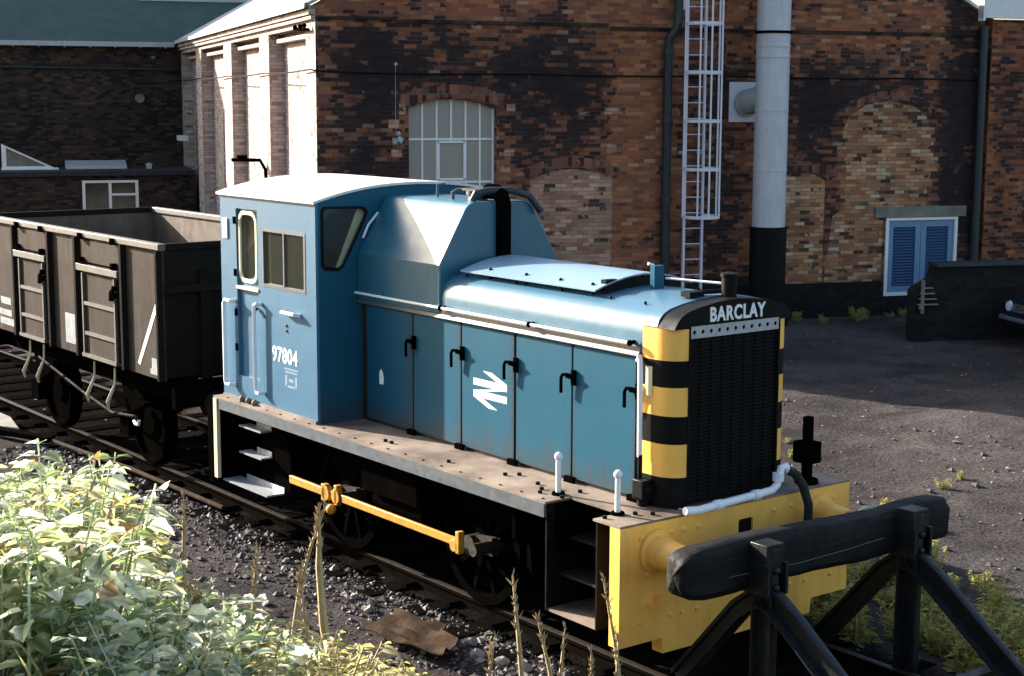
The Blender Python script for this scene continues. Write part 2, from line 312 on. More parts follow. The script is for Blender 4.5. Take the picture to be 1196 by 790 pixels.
# ------------------------------------------------------------------ terrain
def ter(y):
    t = min(1, max(0, (-2.7-y)/4.6)); return -.12 + 2.75*(t*t*(3-2*t)*.35 + t*.65)
def terrain(x, y):
    z = ter(y)
    k = min(1, max(.15, (abs(y)-1.0)))*.9
    z += k*(.035*noise.noise((x*.7, y*.7, 0)) + .03*noise.noise((x*2.1, y*2.1, 3)) + .018*noise.noise((x*6, y*6, 7)))
    return z
def ground():
    m, nt, n, L, b = newmat('cinder_ground')
    v = N(nt, 'ShaderNodeTexCoord').outputs['Object']
    base = ramp(nt, noise_(nt, v, .35, 8, .62), [(.28, (.032, .028, .028)), (.45, (.062, .055, .054)), (.58, (.095, .083, .080)), (.74, (.17, .148, .135))])
    red = ramp(nt, noise_(nt, v, .22, 5, .55), [(.52, 0), (.66, 1)]); base = mixc(nt, math_(nt, 'MULTIPLY', red, .45), base, (.11, .078, .062))
    mos = ramp(nt, noise_(nt, v, .5, 6, .7, (.5, 1.4, 1)), [(.6, 0), (.72, 1)]); base = mixc(nt, math_(nt, 'MULTIPLY', mos, .4), base, (.10, .105, .045))
    dk = ramp(nt, noise_(nt, v, .17, 4, .5), [(.48, 0), (.62, 1)]); base = mixc(nt, math_(nt, 'MULTIPLY', dk, .6), base, (.022, .019, .018))
    pal = ramp(nt, noise_(nt, v, .8, 7, .7), [(.57, 0), (.7, 1)]); base = mixc(nt, math_(nt, 'MULTIPLY', pal, .4), base, (.17, .145, .12))
    stn = ramp(nt, noise_(nt, v, 1.1, 6, .65, (1.3, .6, 1)), [(.56, 0), (.64, 1)]); base = mixc(nt, math_(nt, 'MULTIPLY', stn, .5), base, (.028, .022, .019))
    sy = N(nt, 'ShaderNodeSeparateXYZ'); L.new(v, sy.inputs[0])
    oil = math_(nt, 'ADD', math_(nt, 'ABSOLUTE', sy.outputs[1]), math_(nt, 'MULTIPLY', math_(nt, 'SUBTRACT', noise_(nt, v, 1.6, 6, .65), .5), 1.1))
    base = mixc(nt, math_(nt, 'MULTIPLY', ramp(nt, math_(nt, 'MULTIPLY', oil, .5), [(.5, 1), (.66, 0)]), .9), base, (.005, .0042, .004))
    gr = noise_(nt, v, 26, 4, .75); base = mixc(nt, 1, base, ramp(nt, gr, [(.3, .35), (.5, .95), (.68, 1.5)]), 'MULTIPLY')
    vo = N(nt, 'ShaderNodeTexVoronoi', i={'Scale': 9.0}); L.new(v, vo.inputs['Vector'])
    sc = N(nt, 'ShaderNodeSeparateColor'); L.new(vo.outputs['Color'], sc.inputs[0])
    speck = math_(nt, 'MULTIPLY', math_(nt, 'LESS_THAN', vo.outputs['Distance'], .2), math_(nt, 'GREATER_THAN', sc.outputs[0], .965))
    base = mixc(nt, math_(nt, 'MULTIPLY', speck, .8), base, (.34, .31, .28))
    L.new(base, b.inputs['Base Color']); b.inputs['Roughness'].default_value = .95; b.inputs['Specular IOR Level'].default_value = 0
    bp = N(nt, 'ShaderNodeBump', i={'Strength': .85, 'Distance': .03}); L.new(math_(nt, 'ADD', gr, math_(nt, 'MULTIPLY', noise_(nt, v, 7, 5, .7), 1.5)), bp.inputs['Height']); L.new(bp.outputs[0], b.inputs['Normal'])
    def axis(lo, hi, step, far):
        a = []; t = lo
        while t <= hi+1e-6: a.append(t); t += step
        s, t = step, hi
        while t < far: s *= 1.5; t = min(far, t+s); a.append(t)
        s, t = step, lo
        while t > -far: s *= 1.5; t = max(-far, t-s); a.insert(0, t)
        return a
    xs, ys = axis(-14, 6, .12, 260), axis(-9, 9, .12, 260)
    mb = MB(); mb.sm = True
    V = [[mb.bm.verts.new((x, y, terrain(x, y))) for y in ys] for x in xs]
    for i in range(len(xs)-1):
        for j in range(len(ys)-1): mb.face([V[i][j], V[i+1][j], V[i+1][j+1], V[i][j+1]])
    o = mb.build('ground', m, normals=False, merge=1e-7); o['kind'] = 'structure'
ground()
# ------------------------------------------------------------------ railway track
def railprof(h=.15, w=.07):
    return [(-w, -h), (w, -h), (w, -h+.012), (.010, -h+.03), (.010, -.042), (w*.5, -.032), (w*.5, -.003), (w*.42, 0), (-w*.42, 0), (-w*.5, -.003), (-w*.5, -.032), (-.010, -.042), (-.010, -h+.03), (-w, -h+.012)]
track = thing('railway_track', 'worn railway track running under the blue locomotive and wagon to the stop', 'railway track', (0, 0, 0))
for sgn in (-1, 1):
    mb = MB(); p = railprof()
    mb.loft([[(x, sgn*.7525 + a, b_) for a, b_ in p] for x in (-36, -20, -8, 0, 3.4)])
    o = mb.build('rail', [M['rail'], M['railtop']], track, 30)
    for f in o.data.polygons:
        if f.normal.z > .7 and f.center.z > -.01: f.material_index = 1
mb = MB(); mb.box(-.125, .125, -1.3, 1.3, -.24, -.105)
for sgn in (-1, 1): mb.box(-.11, .11, sgn*.7525-.16, sgn*.7525+.16, -.112, -.075)
slp = None
for i in range(58):
    x = -36 + i*.68
    if slp is None: slp = mb.build('sleeper', M['sleeper'], track, bevel=.01); o = slp
    else: o = slp.copy(); C.objects.link(o); wl[o] = Vector((0, 0, 0)); o.parent = track
    o.location = (x, random.uniform(-.03, .03), 0)

# ------------------------------------------------------------------ locomotive
loco = thing('shunting_locomotive', 'small blue diesel shunting locomotive with striped bonnet corner and yellow buffer beam', 'locomotive', (-3.2, 0, 0))
XY = lambda z0: (lambda u, v, t: (u, v, t))
XZ = lambda u, v, t: (u, t, v)
YZ = lambda u, v, t: (t, u, v)
HB = .635                                   # half width of the bonnet
# running plate, notched for the shunter's steps at both front corners
mb = MB()
out = [(-6.32, -1.2), (-.88, -1.2), (-.88, -.95), (-.30, -.95), (-.30, -1.22), (-.002, -1.22), (-.002, 1.22), (-.30, 1.22), (-.30, .95), (-.88, .95), (-.88, 1.2), (-6.32, 1.2)]
mb.plate(out, [], lambda u, v, t: (u, v, t), 1.198, 1.214)
mb.mi = 1
for x in [-6.1+.27*i for i in range(20)]:
    if x > -.95: break
    for y in (-1.15, 1.15): mb.cyl((x, y, 1.21), (x, y, 1.221), .011, 8)
for x, y in ((-2.4, -1.02), (-1.75, -.92), (-1.68, -.83), (-1.35, -.9), (-1.2, -.98), (-1.12, -1.06), (-1.12, -.88), (-.95, -.8), (-.25, -1.15), (-.2, -.9), (-.12, -.8), (-.14, -.55), (-.2, -.35), (-.9, -1.02), (-3.4, -1.0), (-3.3, -1.0)):
    mb.cyl((x, y, 1.212), (x, y, 1.236), .018, 8)
mb.build('running_plate', [M['plate'], M['black']], loco)
for s in (-1, 1):
    mb = MB(); mb.box(-6.3, -.885, s*1.197-.012, s*1.197+.012, 1.095, 1.197); mb.box(-6.3, -.885, s*1.15-.035, s*1.15+.035, 1.095, 1.107)
    mb.build('valance', M['valance'], loco)
# headstocks
def headstock(x0, x1, name):
    mb = MB(); mb.plate([(-1.22, .31), (-.80, .31), (-.79, .19), (.79, .19), (.80, .31), (1.22, .31), (1.22, 1.196), (-1.22, 1.196)], [rrect(-.03, .125, .74, 1.08, .02)], YZ, x0, x1)
    xo = x1 if x1 >= 0 else x0
    for y in (-1.02, -.72, -.6, -.45, .35, .55, .72, 1.02):
        for z in (.47, 1.1):
            mb.lathe([(.001, .016), (.015, .012), (.022, 0)], (xo, y, z), 'x', 10)
    for y in (-.95, -.75, .75, .95):
        for z in (.82, .98): mb.lathe([(.001, .022), (.02, .018), (.028, 0)], (xo, y, z), 'x', 8)
    h = mb.build(name, M['yellow'] if x1 >= 0 else M['under'], loco)
    return h
hs = headstock(-.11, 0, 'front_headstock')
rh = headstock(-6.42, -6.32, 'rear_headstock')
mb = MB(); mb.box(-.09, -.02, -.25, .3, .7, 1.1); mb.build('slot_backing', M['black'], hs)
mb = MB(); mb.mi = 0
mb.tube([(-.05, .05, .92), (.12, .05, .92), (.2, .05, .9), (.25, .05, .84), (.23, .05, .77), (.16, .05, .76)], [.03, .035, .035, .03, .025, .018], 10)
mb.tube([(.08, .05, .93), (.1, .02, .8), (.11, .05, .62), (.1, .08, .8), (.08, .05, .93)], .017, 8)
mb.build('draw_hook', M['under'], loco)
mb = MB()                                   # step shelf on the beam under the left buffer
mb.box(0, .07, -.95, -.78, .575, .6); mb.box(0, .06, -.88, -.85, .6, .66); mb.build('lamp_bracket', M['yellow'], hs)
def buffer(s, x, dirn):
    mb = MB()
    mb.lathe([(.001, 0), (.165, 0), (.165, .025), (.125, .03), (.115, .12), (.105, .22), (.10, .30), (.001, .30)], (0, 0, 0), 'x', 24)
    b = mb.build('buffer', M['yellow'], loco, bevel=.004)
    m2 = MB(); m2.lathe([(.001, .28), (.07, .28), (.07, .44), (.001, .44)], (0, 0, 0), 'x', 20); r = m2.build('ram', M['grease'], b)
    m3 = MB(); m3.lathe([(.001, .44), (.11, .44), (.165, .455), (.165, .475), (.13, .49), (.001, .495)], (0, 0, 0), 'x', 28); h = m3.build('buffer_head', M['cream'] if dirn > 0 else M['black'], b)
    b.location = Vector((x, s*.87, .98)) - wl[loco]; b.rotation_euler = (0, 0, 0 if dirn > 0 else pi)
    for o in (r, h): o.location = (0, 0, 0)
for s in (-1, 1): buffer(s, .001, 1); buffer(s, -6.421, -1)
# bonnet: one hood shell over the engine
def hoodprof(y=HB):
    r = [(-y, 2.36), (-y, 2.50), (-y*.985, 2.56), (-y*.945, 2.615), (-y*.88, 2.655), (-y*.78, 2.685), (-y*.6, 2.712), (-y*.3, 2.74), (0, 2.752)]
    return r + [(-a, b_) for a, b_ in r[-2::-1]]
mb = MB(); mb.sm = True
mb.loft([[(x, a, b_) for a, b_ in hoodprof()] for x in (-4.395, -3.5, -2.5, -1.5, -.44)], True, True)
mb.sm = False; mb.mi = 1
for x in (-2.9, -2.2, -1.6, -1.0, -.6):
    for s in (-1, 1): mb.ball((x, s*.47, 2.703), .013, 6)
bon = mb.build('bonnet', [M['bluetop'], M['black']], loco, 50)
# engine room sides with doors
edges = [-4.29, -3.5, -2.755, -2.0, -1.255, -.5]
for s in (-1, 1):
    mb = MB(); mb.box(-4.395, -.44, s*(HB-.05)-.02, s*(HB-.05)+.02, 1.214, 2.36); mb.build('bonnet_side', M['grease'], loco)
    for i in range(5):
        a, b_ = edges[i]+(.009 if i != 3 else .02), edges[i+1]-.009; tilt = .006 if i == 2 else 0
        mb = MB(); fn = (lambda q: lambda u, v, t: (u, q*(t + (.028*(u-edges[2])/.75 if False else 0)), v))(s)
        mb.prism(rrect(a, b_, 1.245, 2.315, .015, 2), fn, HB-.03, HB)
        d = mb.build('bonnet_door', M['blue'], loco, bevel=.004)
        # handle and its catch
        x = edges[i+1]; m2 = MB(); y = s*(HB+.0)
        m2.box(x-.07, x+.05, y-.012, y+.018 if s > 0 else y-.018, 2.045, 2.085); m2.box(x+.015, x+.05, min(y, y+s*.03), max(y, y+s*.03), 2.0, 2.12)
        hx = x-.03 if i != 0 else x+.01
        m2.tube([(hx+.045, y+s*.02, 2.07), (hx+.03, y+s*.055, 2.085), (hx-.02, y+s*.06, 2.08), (hx-.045, y+s*.055, 2.05), (hx-.05, y+s*.05, 1.93)], .014, 8)
        m2.build('handle', M['under'], d)
        m3 = MB(); m3.box(x-.06, x+.05, min(y, y+s*.035), max(y, y+s*.035), 1.216, 1.262); m3.build('hinge', M['under'], d)
    # gutter ledge and rail above the doors
    mb = MB(); fn = (lambda q: lambda u, v, t: (t, q*u, v))(s)
    mb.prism([(HB-.02, 2.325), (HB+.028, 2.325), (HB+.034, 2.335), (HB+.012, 2.365), (HB+.004, 2.43), (HB-.02, 2.43)], fn, -4.39, -.46)
    mb.build('ledge', M['ledge'], loco, 20)
    mb = MB(); mb.tube([(-4.39, s*(HB+.05), 2.425), (-.52, s*(HB+.05), 2.425)], .0125, 8)
    rl = mb.build('handrail', M['white'], loco)
    for x in (-3.0, -1.75, -.53):
        mb = MB(); mb.tube([(x, s*(HB-.01), 2.43), (x, s*(HB+.055), 2.425)], .016, 8); mb.ball((x, s*(HB+.05), 2.425), .024, 8); mb.build('rail_stanchion', M['under'], rl)
# radiator end: striped rounded corners, grille, header
def corner_pts(y):
    """half outline of the nose in plan, from the bonnet side round to the grille"""
    return [(-.44, HB), (-.30, HB)] + [(-.30 + .19*sin(R(a)), HB-.165 + .165*cos(R(a))) for a in (15, 30, 45, 60, 75, 90)]
zst = [2.56, 2.325, 2.125, 1.91, 1.70, 1.45, 1.22]
for s in (-1, 1):
    mb = MB(); P = corner_pts(0)
    inner = [(x-.012 if i > 4 else x, y-.015) for i, (x, y) in enumerate(P)]
    for k in range(len(zst)-1):
        mb.mi = k % 2; mb.sm = True
        zz = (zst[k+1], zst[k])
        v0 = mb.pts([(x, s*y, zz[0]) for x, y in P]); v1 = mb.pts([(x, s*y, zz[1]) for x, y in P])
        for i in range(len(P)-1): mb.face([v0[i], v0[i+1], v1[i+1], v1[i]])
    # closes the corner over the top of the stripes
    mb.mi = 1; mb.sm = False
    mb.poly([(x, s*y, zst[0]) for x, y in P] + [(-.44, s*.4, zst[0])])
    mb.build('striped_corner', [M['yellow'], M['black']], loco, 50)
mb = MB(); mb.box(-.40, -.135, -.47, .47, 1.24, 2.555)
for i in range(43):
    z = 1.28 + i*.028; mb.box(-.135, -.118, -.455, .455, z, z+.010)
for i in range(9): mb.box(-.135, -.121, -.455+i*.1135, -.449+i*.1135, 1.28, 2.48)
gr = mb.build('radiator_grille', M['grille'], loco)
mb = MB(); mb.plate([(-.475, 2.485), (.475, 2.485), (.475, 2.575), (-.475, 2.575)], [[(-.425+.085*i + .0165*cos(2*pi*k/10), 2.53 + .0165*sin(2*pi*k/10)) for k in range(10)] for i in range(11)], YZ, -.117, -.108)
mb.build('perforated_bar', M['silver'], gr)
for s in (-1, 1):
    mb = MB(); mb.box(-.125, -.105, s*.47-.008, s*.47+.008, 1.26, 2.575); mb.build('grille_trim', M['black'], gr)
# header plate above the grille, carrying the lettering
hp = [(a*.985, b_) for a, b_ in hoodprof() if b_ > 2.56]
mb = MB(); mb.prism([(-HB*.985, 2.562)] + hp + [(HB*.985, 2.562)], YZ, -.438, -.112); hd = mb.build('header_plate', M['black'], loco)
mb = MB(); mb.sm = True
rim = [Vector((0, a, b_+.006)) for a, b_ in hoodprof() if b_ > 2.55]
mb.loft([[(x, q.y*1.0, q.z) for q in rim] + [(x, q.y*.98, q.z-.02) for q in rim[::-1]] for x in (-.44, -.33, -.30)]); mb.build('bonnet_rim', M['bluetop'], loco, 40)
def text(s, name, mat, parent, size, M4, xs=1.0, off=.0, depth=.002, space=1.0):
    cu = bpy.data.curves.new('txt', 'FONT'); cu.body = s; cu.size = size; cu.extrude = depth; cu.offset = off; cu.align_x = 'CENTER'; cu.align_y = 'CENTER'; cu.space_character = space
    o = bpy.data.objects.new('txt', cu); C.objects.link(o); dg = bpy.context.evaluated_depsgraph_get()
    me = bpy.data.meshes.new_from_object(o.evaluated_get(dg)); bpy.data.objects.remove(o)
    me.transform(Matrix.Diagonal((xs, 1, 1, 1))); me.transform(M4); me.materials.clear(); me.materials.append(mat); me.name = name
    q = bpy.data.objects.new(name, me); C.objects.link(q); adopt(q, parent); return q
def frame(o, x, y):
    x, y = Vector(x), Vector(y); z = x.cross(y); m = Matrix((x, y, z)).transposed().to_4x4(); m.translation = Vector(o); return m
text('BARCLAY', 'raised_lettering', M['letter'], hd, .148, frame((-.109, .015, 2.645), (0, 1, 0), (0, 0, 1)), .84, .0045, .003, 1.12)
# cover plate lifted over the bonnet
mb = MB(); mb.sm = True
def cov(x, y, dz=0): return (x, y, 2.855 - .085*(y/.52)**2*1.0 - .02*abs(y/.52) + dz)
ys = [-.52+.104*i for i in range(11)]
mb.loft([[cov(x, y) for y in ys] + [cov(x, y, -.012) for y in ys[::-1]] for x in (-2.93, -2.3, -1.7, -1.13)])
mb.sm = False; mb.mi = 1
for x in (-2.6, -2.1, -1.65, -1.25):
    for s in (-1, 1): mb.ball(cov(x, s*.44, .003), .016, 6); mb.cyl((x, s*.44, 2.68), cov(x, s*.44, -.01), .012, 8)
mb.box(-1.20, -1.14, -.4, .4, 2.70, 2.82)
mb.build('vent_cover', [M['cover'], M['black']], loco, 40)
# tall housing between bonnet and cab
mb = MB(); hs_ = [(-.655, 2.36), (-.655, 2.79), (-.37, 3.27), (-.33, 3.305), (-.27, 3.32), (.27, 3.32), (.33, 3.305), (.37, 3.27), (.655, 2.79), (.655, 2.36)]
mb.loft([[(x, a, b_) for a, b_ in hs_] for x in (-4.397, -3.05)], True, True)
mb.build('exhaust_housing', M['housing'], loco, 25, bevel=.012)
mb = MB(); mb.tube([(-3.03, .02, 2.74), (-3.03, .02, 3.30), (-3.06, .02, 3.37), (-3.14, .02, 3.40), (-3.25, .02, 3.40)], .07, 16); mb.build('exhaust_pipe', M['under'], loco)
mb = MB(); mb.tube([(-3.0, .42, 3.22), (-3.02, .3, 3.36), (-3.05, .12, 3.415), (-3.1, -.1, 3.415), (-3.12, -.22, 3.39), (-3.14, -.24, 3.33)], .032, 10); mb.build('brake_pipe', M['dark'], loco)
mb = MB(); mb.tube([(-3.55, -.16, 3.31), (-3.55, -.16, 3.38), (-3.53, -.13, 3.40), (-3.35, .08, 3.41)], .018, 8); mb.build('grab_rail', M['valance'], loco)
mb = MB(); mb.tube([(-3.95, -.05, 3.32), (-3.95, -.05, 3.43), (-3.9, .0, 3.44)], .014, 8); mb.build('grab_rail', M['valance'], loco)
mb = MB(); mb.lathe([(.001, 3.32), (.09, 3.32), (.09, 3.36), (.105, 3.365), (.105, 3.405), (.001, 3.41)], (-3.32, -.05, 0), 'z', 18); mb.box(-3.42, -3.22, -.15, .05, 3.405, 3.422); mb.build('exhaust_cap', M['grease'], loco)
# odds and ends on the bonnet top
mb = MB(); mb.box(-.98, -.93, -.08, .02, 2.74, 2.93); mb.build('blue_tab', M['blue'], loco)
mb = MB(); mb.tube([(-1.05, .02, 2.75), (-1.05, .02, 2.92)], .008, 6); mb.tube([(-1.05, .02, 2.92), (-1.06, -.03, 2.935)], .012, 6); mb.tube([(-1.1, .2, 2.8), (-.6, .32, 2.8)], .01, 6); mb.build('vent_pipe', M['white'], loco)
mb = MB(); mb.lathe([(.001, 2.74), (.058, 2.74), (.058, 2.90), (.068, 2.9), (.068, 2.925), (.02, 2.935), (.001, 2.94)], (-.25, .06, 0), 'z', 20); mb.build('filler_cap', M['black'], loco)
mb = MB(); mb.tube([(-.43, -.12, 2.775), (-.33, .0, 2.785), (-.3, .06, 2.79)], .02, 8); mb.box(-.45, -.35, -.25, -.1, 2.75, 2.79); mb.build('filler_bracket', M['black'], loco)
# --- cab
cab = None
CX0, CX1, CY = -6.27, -4.40, 1.10
def roofz(y): return 3.425 - .145*(abs(y)/CY)**2.2
win_d = rrect(-5.905, -5.56, 2.43, 3.10, .10); win_s = [(-5.40, 2.43), (-4.60, 2.43), (-4.60, 2.965), (-5.40, 2.965)]
for s in (-1, 1):
    mb = MB(); fn = (lambda q: lambda u, v, t: (u, q*t, v))(s)
    mb.plate([(CX0, 1.214), (CX1, 1.214), (CX1, 3.275), (CX0, 3.275)], [[(-5.94, 1.47), (-5.50, 1.47), (-5.50, 3.14), (-5.94, 3.14)], win_s], fn, CY-.03, CY)
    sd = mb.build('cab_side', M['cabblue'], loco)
    mb = MB(); mb.plate([(CX0+.05, 1.25), (CX1-.05, 1.25), (CX1-.05, 3.24), (CX0+.05, 3.24)], [rrect(-5.95, -5.50, 2.38, 3.15, .05), [(-5.42, 2.41), (-4.58, 2.41), (-4.58, 2.985), (-5.42, 2.985)]], fn, CY-.10, CY-.08); mb.build('cab_lining', M['interior'], sd)
    mb = MB(); mb.plate([(-5.955, 1.45), (-5.485, 1.45), (-5.485, 3.155), (-5.955, 3.155)], [win_d], fn, CY-.055, CY-.032)
    dr = mb.build('cab_door', M['cabblue'], loco)
    mb = MB(); mb.plate(rrect(-5.925, -5.54, 2.41, 3.12, .115), [rrect(-5.885, -5.58, 2.45, 3.08, .085)], fn, CY-.034, CY-.012); mb.build('window_frame', M['cream'], dr, bevel=.004)
    mb = MB(); mb.box(-5.93, -5.53, s*(CY-.05)-.003, s*(CY-.05)+.003, 2.41, 3.12); mb.build('pane', M['glass'], dr)
    mb = MB(); mb.box(-5.945, -5.49, min(s*(CY-.03), s*(CY+.012)), max(s*(CY-.03), s*(CY+.012)), 2.345, 2.375); mb.build('drip_strip', M['cream'], dr)
    mb = MB()
    for z in (3.02, 2.5, 2.1, 1.75): mb.box(-5.975, -5.945, min(s*(CY-.01), s*(CY+.018)), max(s*(CY-.01), s*(CY+.018)), z-.035, z+.035)
    mb.build('hinge', M['under'], dr)
    mb = MB(); mb.ball((-5.52, s*(CY+.03), 2.18), .022, 8); mb.cyl((-5.52, s*(CY-.04), 2.18), (-5.52, s*(CY+.03), 2.18), .01, 8); mb.build('door_knob', M['under'], dr)
    mb = MB(); mb.plate([(-5.415, 2.415), (-4.585, 2.415), (-4.585, 2.98), (-5.415, 2.98)], [[(-5.385, 2.445), (-5.0, 2.445), (-5.0, 2.95), (-5.385, 2.95)], [(-4.98, 2.445), (-4.615, 2.445), (-4.615, 2.95), (-4.98, 2.95)]], fn, CY-.028, CY+.004)
    wf = mb.build('sliding_window', M['valance'], loco)
    for a, b_, o_ in ((-5.39, -4.99, .022), (-4.99, -4.61, .012)):
        mb = MB(); mb.box(a, b_, s*(CY-o_)-.002, s*(CY-o_)+.002, 2.44, 2.955); mb.build('pane', M['glass'], wf)
    for xa, xb, z0, z1 in ((-5.99, -6.12, 1.36, 2.215), (-5.47, -5.47, 1.365, 2.235)):
        mb = MB(); y = s*(CY+.06)
        if xa != xb: path = [(xa, s*(CY+.003), z1), (xa, y, z1), (xb+.03, y, z1), (xb, y, z1-.035), (xb, y, z0+.03), (xb+.02, y, z0), (xb+.09, y, z0), (xb+.1, s*CY, z0)]
        else: path = [(xa+.03, s*(CY+.003), z1), (xa+.02, y, z1), (xa-.01, y, z1-.01), (xb-.02, y, z1-.05), (xb-.02, y, z0+.04), (xb, y, z0), (xb+.04, y, z0-.005), (xb+.05, s*CY, z0-.005)]
        mb.tube(path, .02, 8); mb.build('cab_handrail', M['white'], loco)
    mb = MB(); mb.tube([(-4.98, s*CY, 2.21), (-4.96, s*(CY+.05), 2.21), (-4.72, s*(CY+.055), 2.21), (-4.70, s*CY, 2.205)], .02, 8); mb.build('grab_handle', M['white'], loco)
    mb = MB(); mb.box(-6.21, -6.11, min(s*(CY+.002), s*(CY+.014)), max(s*(CY+.002), s*(CY+.014)), 2.83, 3.03); mb.build('lamp_panel', M['white'], loco)
    mb = MB()
    for x, z in ((-4.96, 2.08), (-4.96, 2.03), (-5.4, 2.12)): mb.ball((x, s*CY, z), .016, 6)
    mb.box(CX0+.02, CX1, min(s*CY, s*(CY+.022)), max(s*CY, s*(CY+.022)), 1.214, 1.245)
    for x in (-5.83, -5.7, -5.57): mb.ball((x, s*(CY+.03), 1.245), .03, 6)
    mb.build('cab_sill', M['plate'], loco)
    fx = 1 if s < 0 else -1
    text('97804', 'running_number', M['letter'], sd, .205, frame((-5.0, s*(CY+.001), 1.775), (fx, 0, 0), (0, 0, 1)), .92, .004, .0015, 1.04)
    mb = MB()                                # worn stencil under the number
    for a, b_, z0, z1 in ((-5.02, -4.75, 1.655, 1.67), (-5.0, -4.77, 1.625, 1.64), (-5.0, -4.96, 1.49, 1.60), (-4.81, -4.77, 1.49, 1.60), (-4.98, -4.79, 1.485, 1.505), (-4.93, -4.84, 1.54, 1.57)):
        mb.box(a, b_, s*CY, s*(CY+.0015), z0, z1)
    mb.build('faded_stencil', M['ghost'], sd)
for x0, x1, nm in ((CX1-.03, CX1, 'cab_front'), (CX0, CX0+.03, 'cab_rear')):
    w = [(-1.03, 2.70), (-1.0, 2.665), (-.87, 2.65), (-.81, 2.675), (-.565, 3.12), (-.55, 3.17), (-.58, 3.205), (-.62, 3.215), (-1.0, 3.225), (-1.03, 3.19)]
    mb = MB(); mb.plate([(-CY+.031, 1.214), (CY-.031, 1.214)] + [(y, roofz(y)-.012) for y in [CY-.031 - (2*CY-.062)*i/16 for i in range(17)]], [w, [(-a, b_) for a, b_ in w]], YZ, x0, x1)
    ml = MB(); ml.plate([(-CY+.11, 1.25), (CY-.11, 1.25), (CY-.11, 3.24), (CY-.3, 3.31), (0, 3.37), (-CY+.3, 3.31), (-CY+.11, 3.24)], [w, [(-a, b_) for a, b_ in w]], YZ, x0-.02 if x0 > -5 else x1+.01, x0-.01 if x0 > -5 else x1+.02)
    cf = mb.build(nm, M['blue'] if nm == 'cab_front' else M['cabblue'], loco)
    ml.build('cab_lining', M['interior'], cf)
    for s in (-1, 1):
        cw = [(sum(a for a, _ in w)/len(w))*-s, sum(b_ for _, b_ in w)/len(w)]
        ww = [(-s*a, b_) for a, b_ in w]
        g2 = [(cw[0]+(a-cw[0])*.94, cw[1]+(b_-cw[1])*.95) for a, b_ in ww]; g3 = [(cw[0]+(a-cw[0])*1.06, cw[1]+(b_-cw[1])*1.05) for a, b_ in ww]
        mb = MB(); mb.plate(g3, [g2], YZ, x1+.001 if nm == 'cab_front' else x0-.009, x1+.009 if nm == 'cab_front' else x0-.001); mb.build('window_frame', M['black'], cf)
        mb = MB(); mb.prism(ww, YZ, (x0+x1)/2-.002, (x0+x1)/2+.002); mb.build('pane', M['glass'], cf)
        if nm == 'cab_front':
            mb = MB(); mb.tube([(CX1+.02, s*.60, 2.93), (CX1+.035, s*.55, 3.05), (CX1+.03, s*.44, 3.16)], .012, 6); mb.build('wiper', M['white'], cf)
mb = MB(); mb.sm = True
yy = [-1.125 + 2.25*i/24 for i in range(25)]
mb.loft([[(x, y, roofz(y)+.012) for y in yy] + [(x, y, roofz(y)-.012) for y in yy[::-1]] for x in (CX0-.04, -5.3, CX1+.015)]); mb.build('cab_roof', M['roof'], loco, 50)
for s in (-1, 1):
    mb = MB(); mb.box(CX0-.04, CX1+.015, s*1.118-.006, s*1.118+.006, 3.272, 3.288); mb.build('roof_gutter', M['roof'], loco)
mb = MB(); mb.box(-4.95, -4.45, -.55, .55, 1.22, 2.35); mb.box(-6.1, -5.6, .3, .8, 1.22, 1.75); mb.build('control_desk', M['interior'], loco)
# --- below the running plate
mb = MB()
for s in (-1, 1):
    mb.box(-6.3, -.12, s*.56-.015, s*.56+.015, .42, 1.19)
mb.box(-5.4, -4.95, -.5, .5, .4, 1.1); mb.box(-3.8, -2.8, -.5, .5, .5, 1.15); mb.box(-1.6, -.4, -.5, .5, .45, 1.1)
for x in (-6.1, -1.4, -.9): mb.box(x-.02, x+.02, -1.1, 1.1, .8, 1.19)
mb.build('main_frame', M['under'], loco)
for s in (-1, 1):
    mb = MB(); mb.box(-3.75, -2.85, s*.9-.14, s*.9+.14, .72, 1.06); mb.cyl((-3.7, s*.86, .62), (-2.9, s*.86, .62), .1); mb.build('air_tank', M['under'], loco, bevel=.01)
    for x in (-3.62, -2.95, -1.55):
        mb = MB(); mb.bar((x, s*.86, 1.1), (x+.03, s*.8, .45), .05, .04); mb.box(x-.04, x+.05, s*.76-.06, s*.76+.06, .42, .72); mb.build('brake_block', M['under'], loco)
wheel = None
for x in (-4.33, -2.22):
    for s in (-1, 1):
        mb = MB()
        mb.lathe([(.455, .065), (.455, -.065), (.533, -.065), (.533, .035), (.56, .045), (.56, .065)], (0, 0, 0), 'y', 40, True)
        wh = mb.build('wheel', M['under'], loco)
        m2 = MB()
        for k in range(10):
            a = 2*pi*k/10; m2.bar((.11*cos(a), -.01, .11*sin(a)), (.465*cos(a), -.01, .465*sin(a)), .05, .05, (0, 1, 0))
        m2.lathe([(.001, -.09), (.13, -.09), (.13, .06), (.001, .06)], (0, 0, 0), 'y', 20)
        wb = [(.44*cos(R(a)), .44*sin(R(a))) for a in range(30, 151, 15)]
        m2.prism(wb, lambda u, v, t: (u, t, v), -.045, .02)
        sp = m2.build('spokes', M['under'], wh)
        m4 = MB(); m4.bar((0, -.12, 0), (.27, -.12, .03), .15, .06, (0, 1, 0)); m4.cyl((.24, -.05, .03), (.24, -.33, .03), .055); m4.cyl((0, -.2, 0), (0, .05, 0), .085); ck = m4.build('crank', M['grease'], wh)
        wh.location = Vector((x, s*.75, .533)) - wl[loco]; wh.rotation_euler = (0, 0, 0 if s < 0 else pi)
        for o in (sp, ck): o.location = (0, 0, 0)
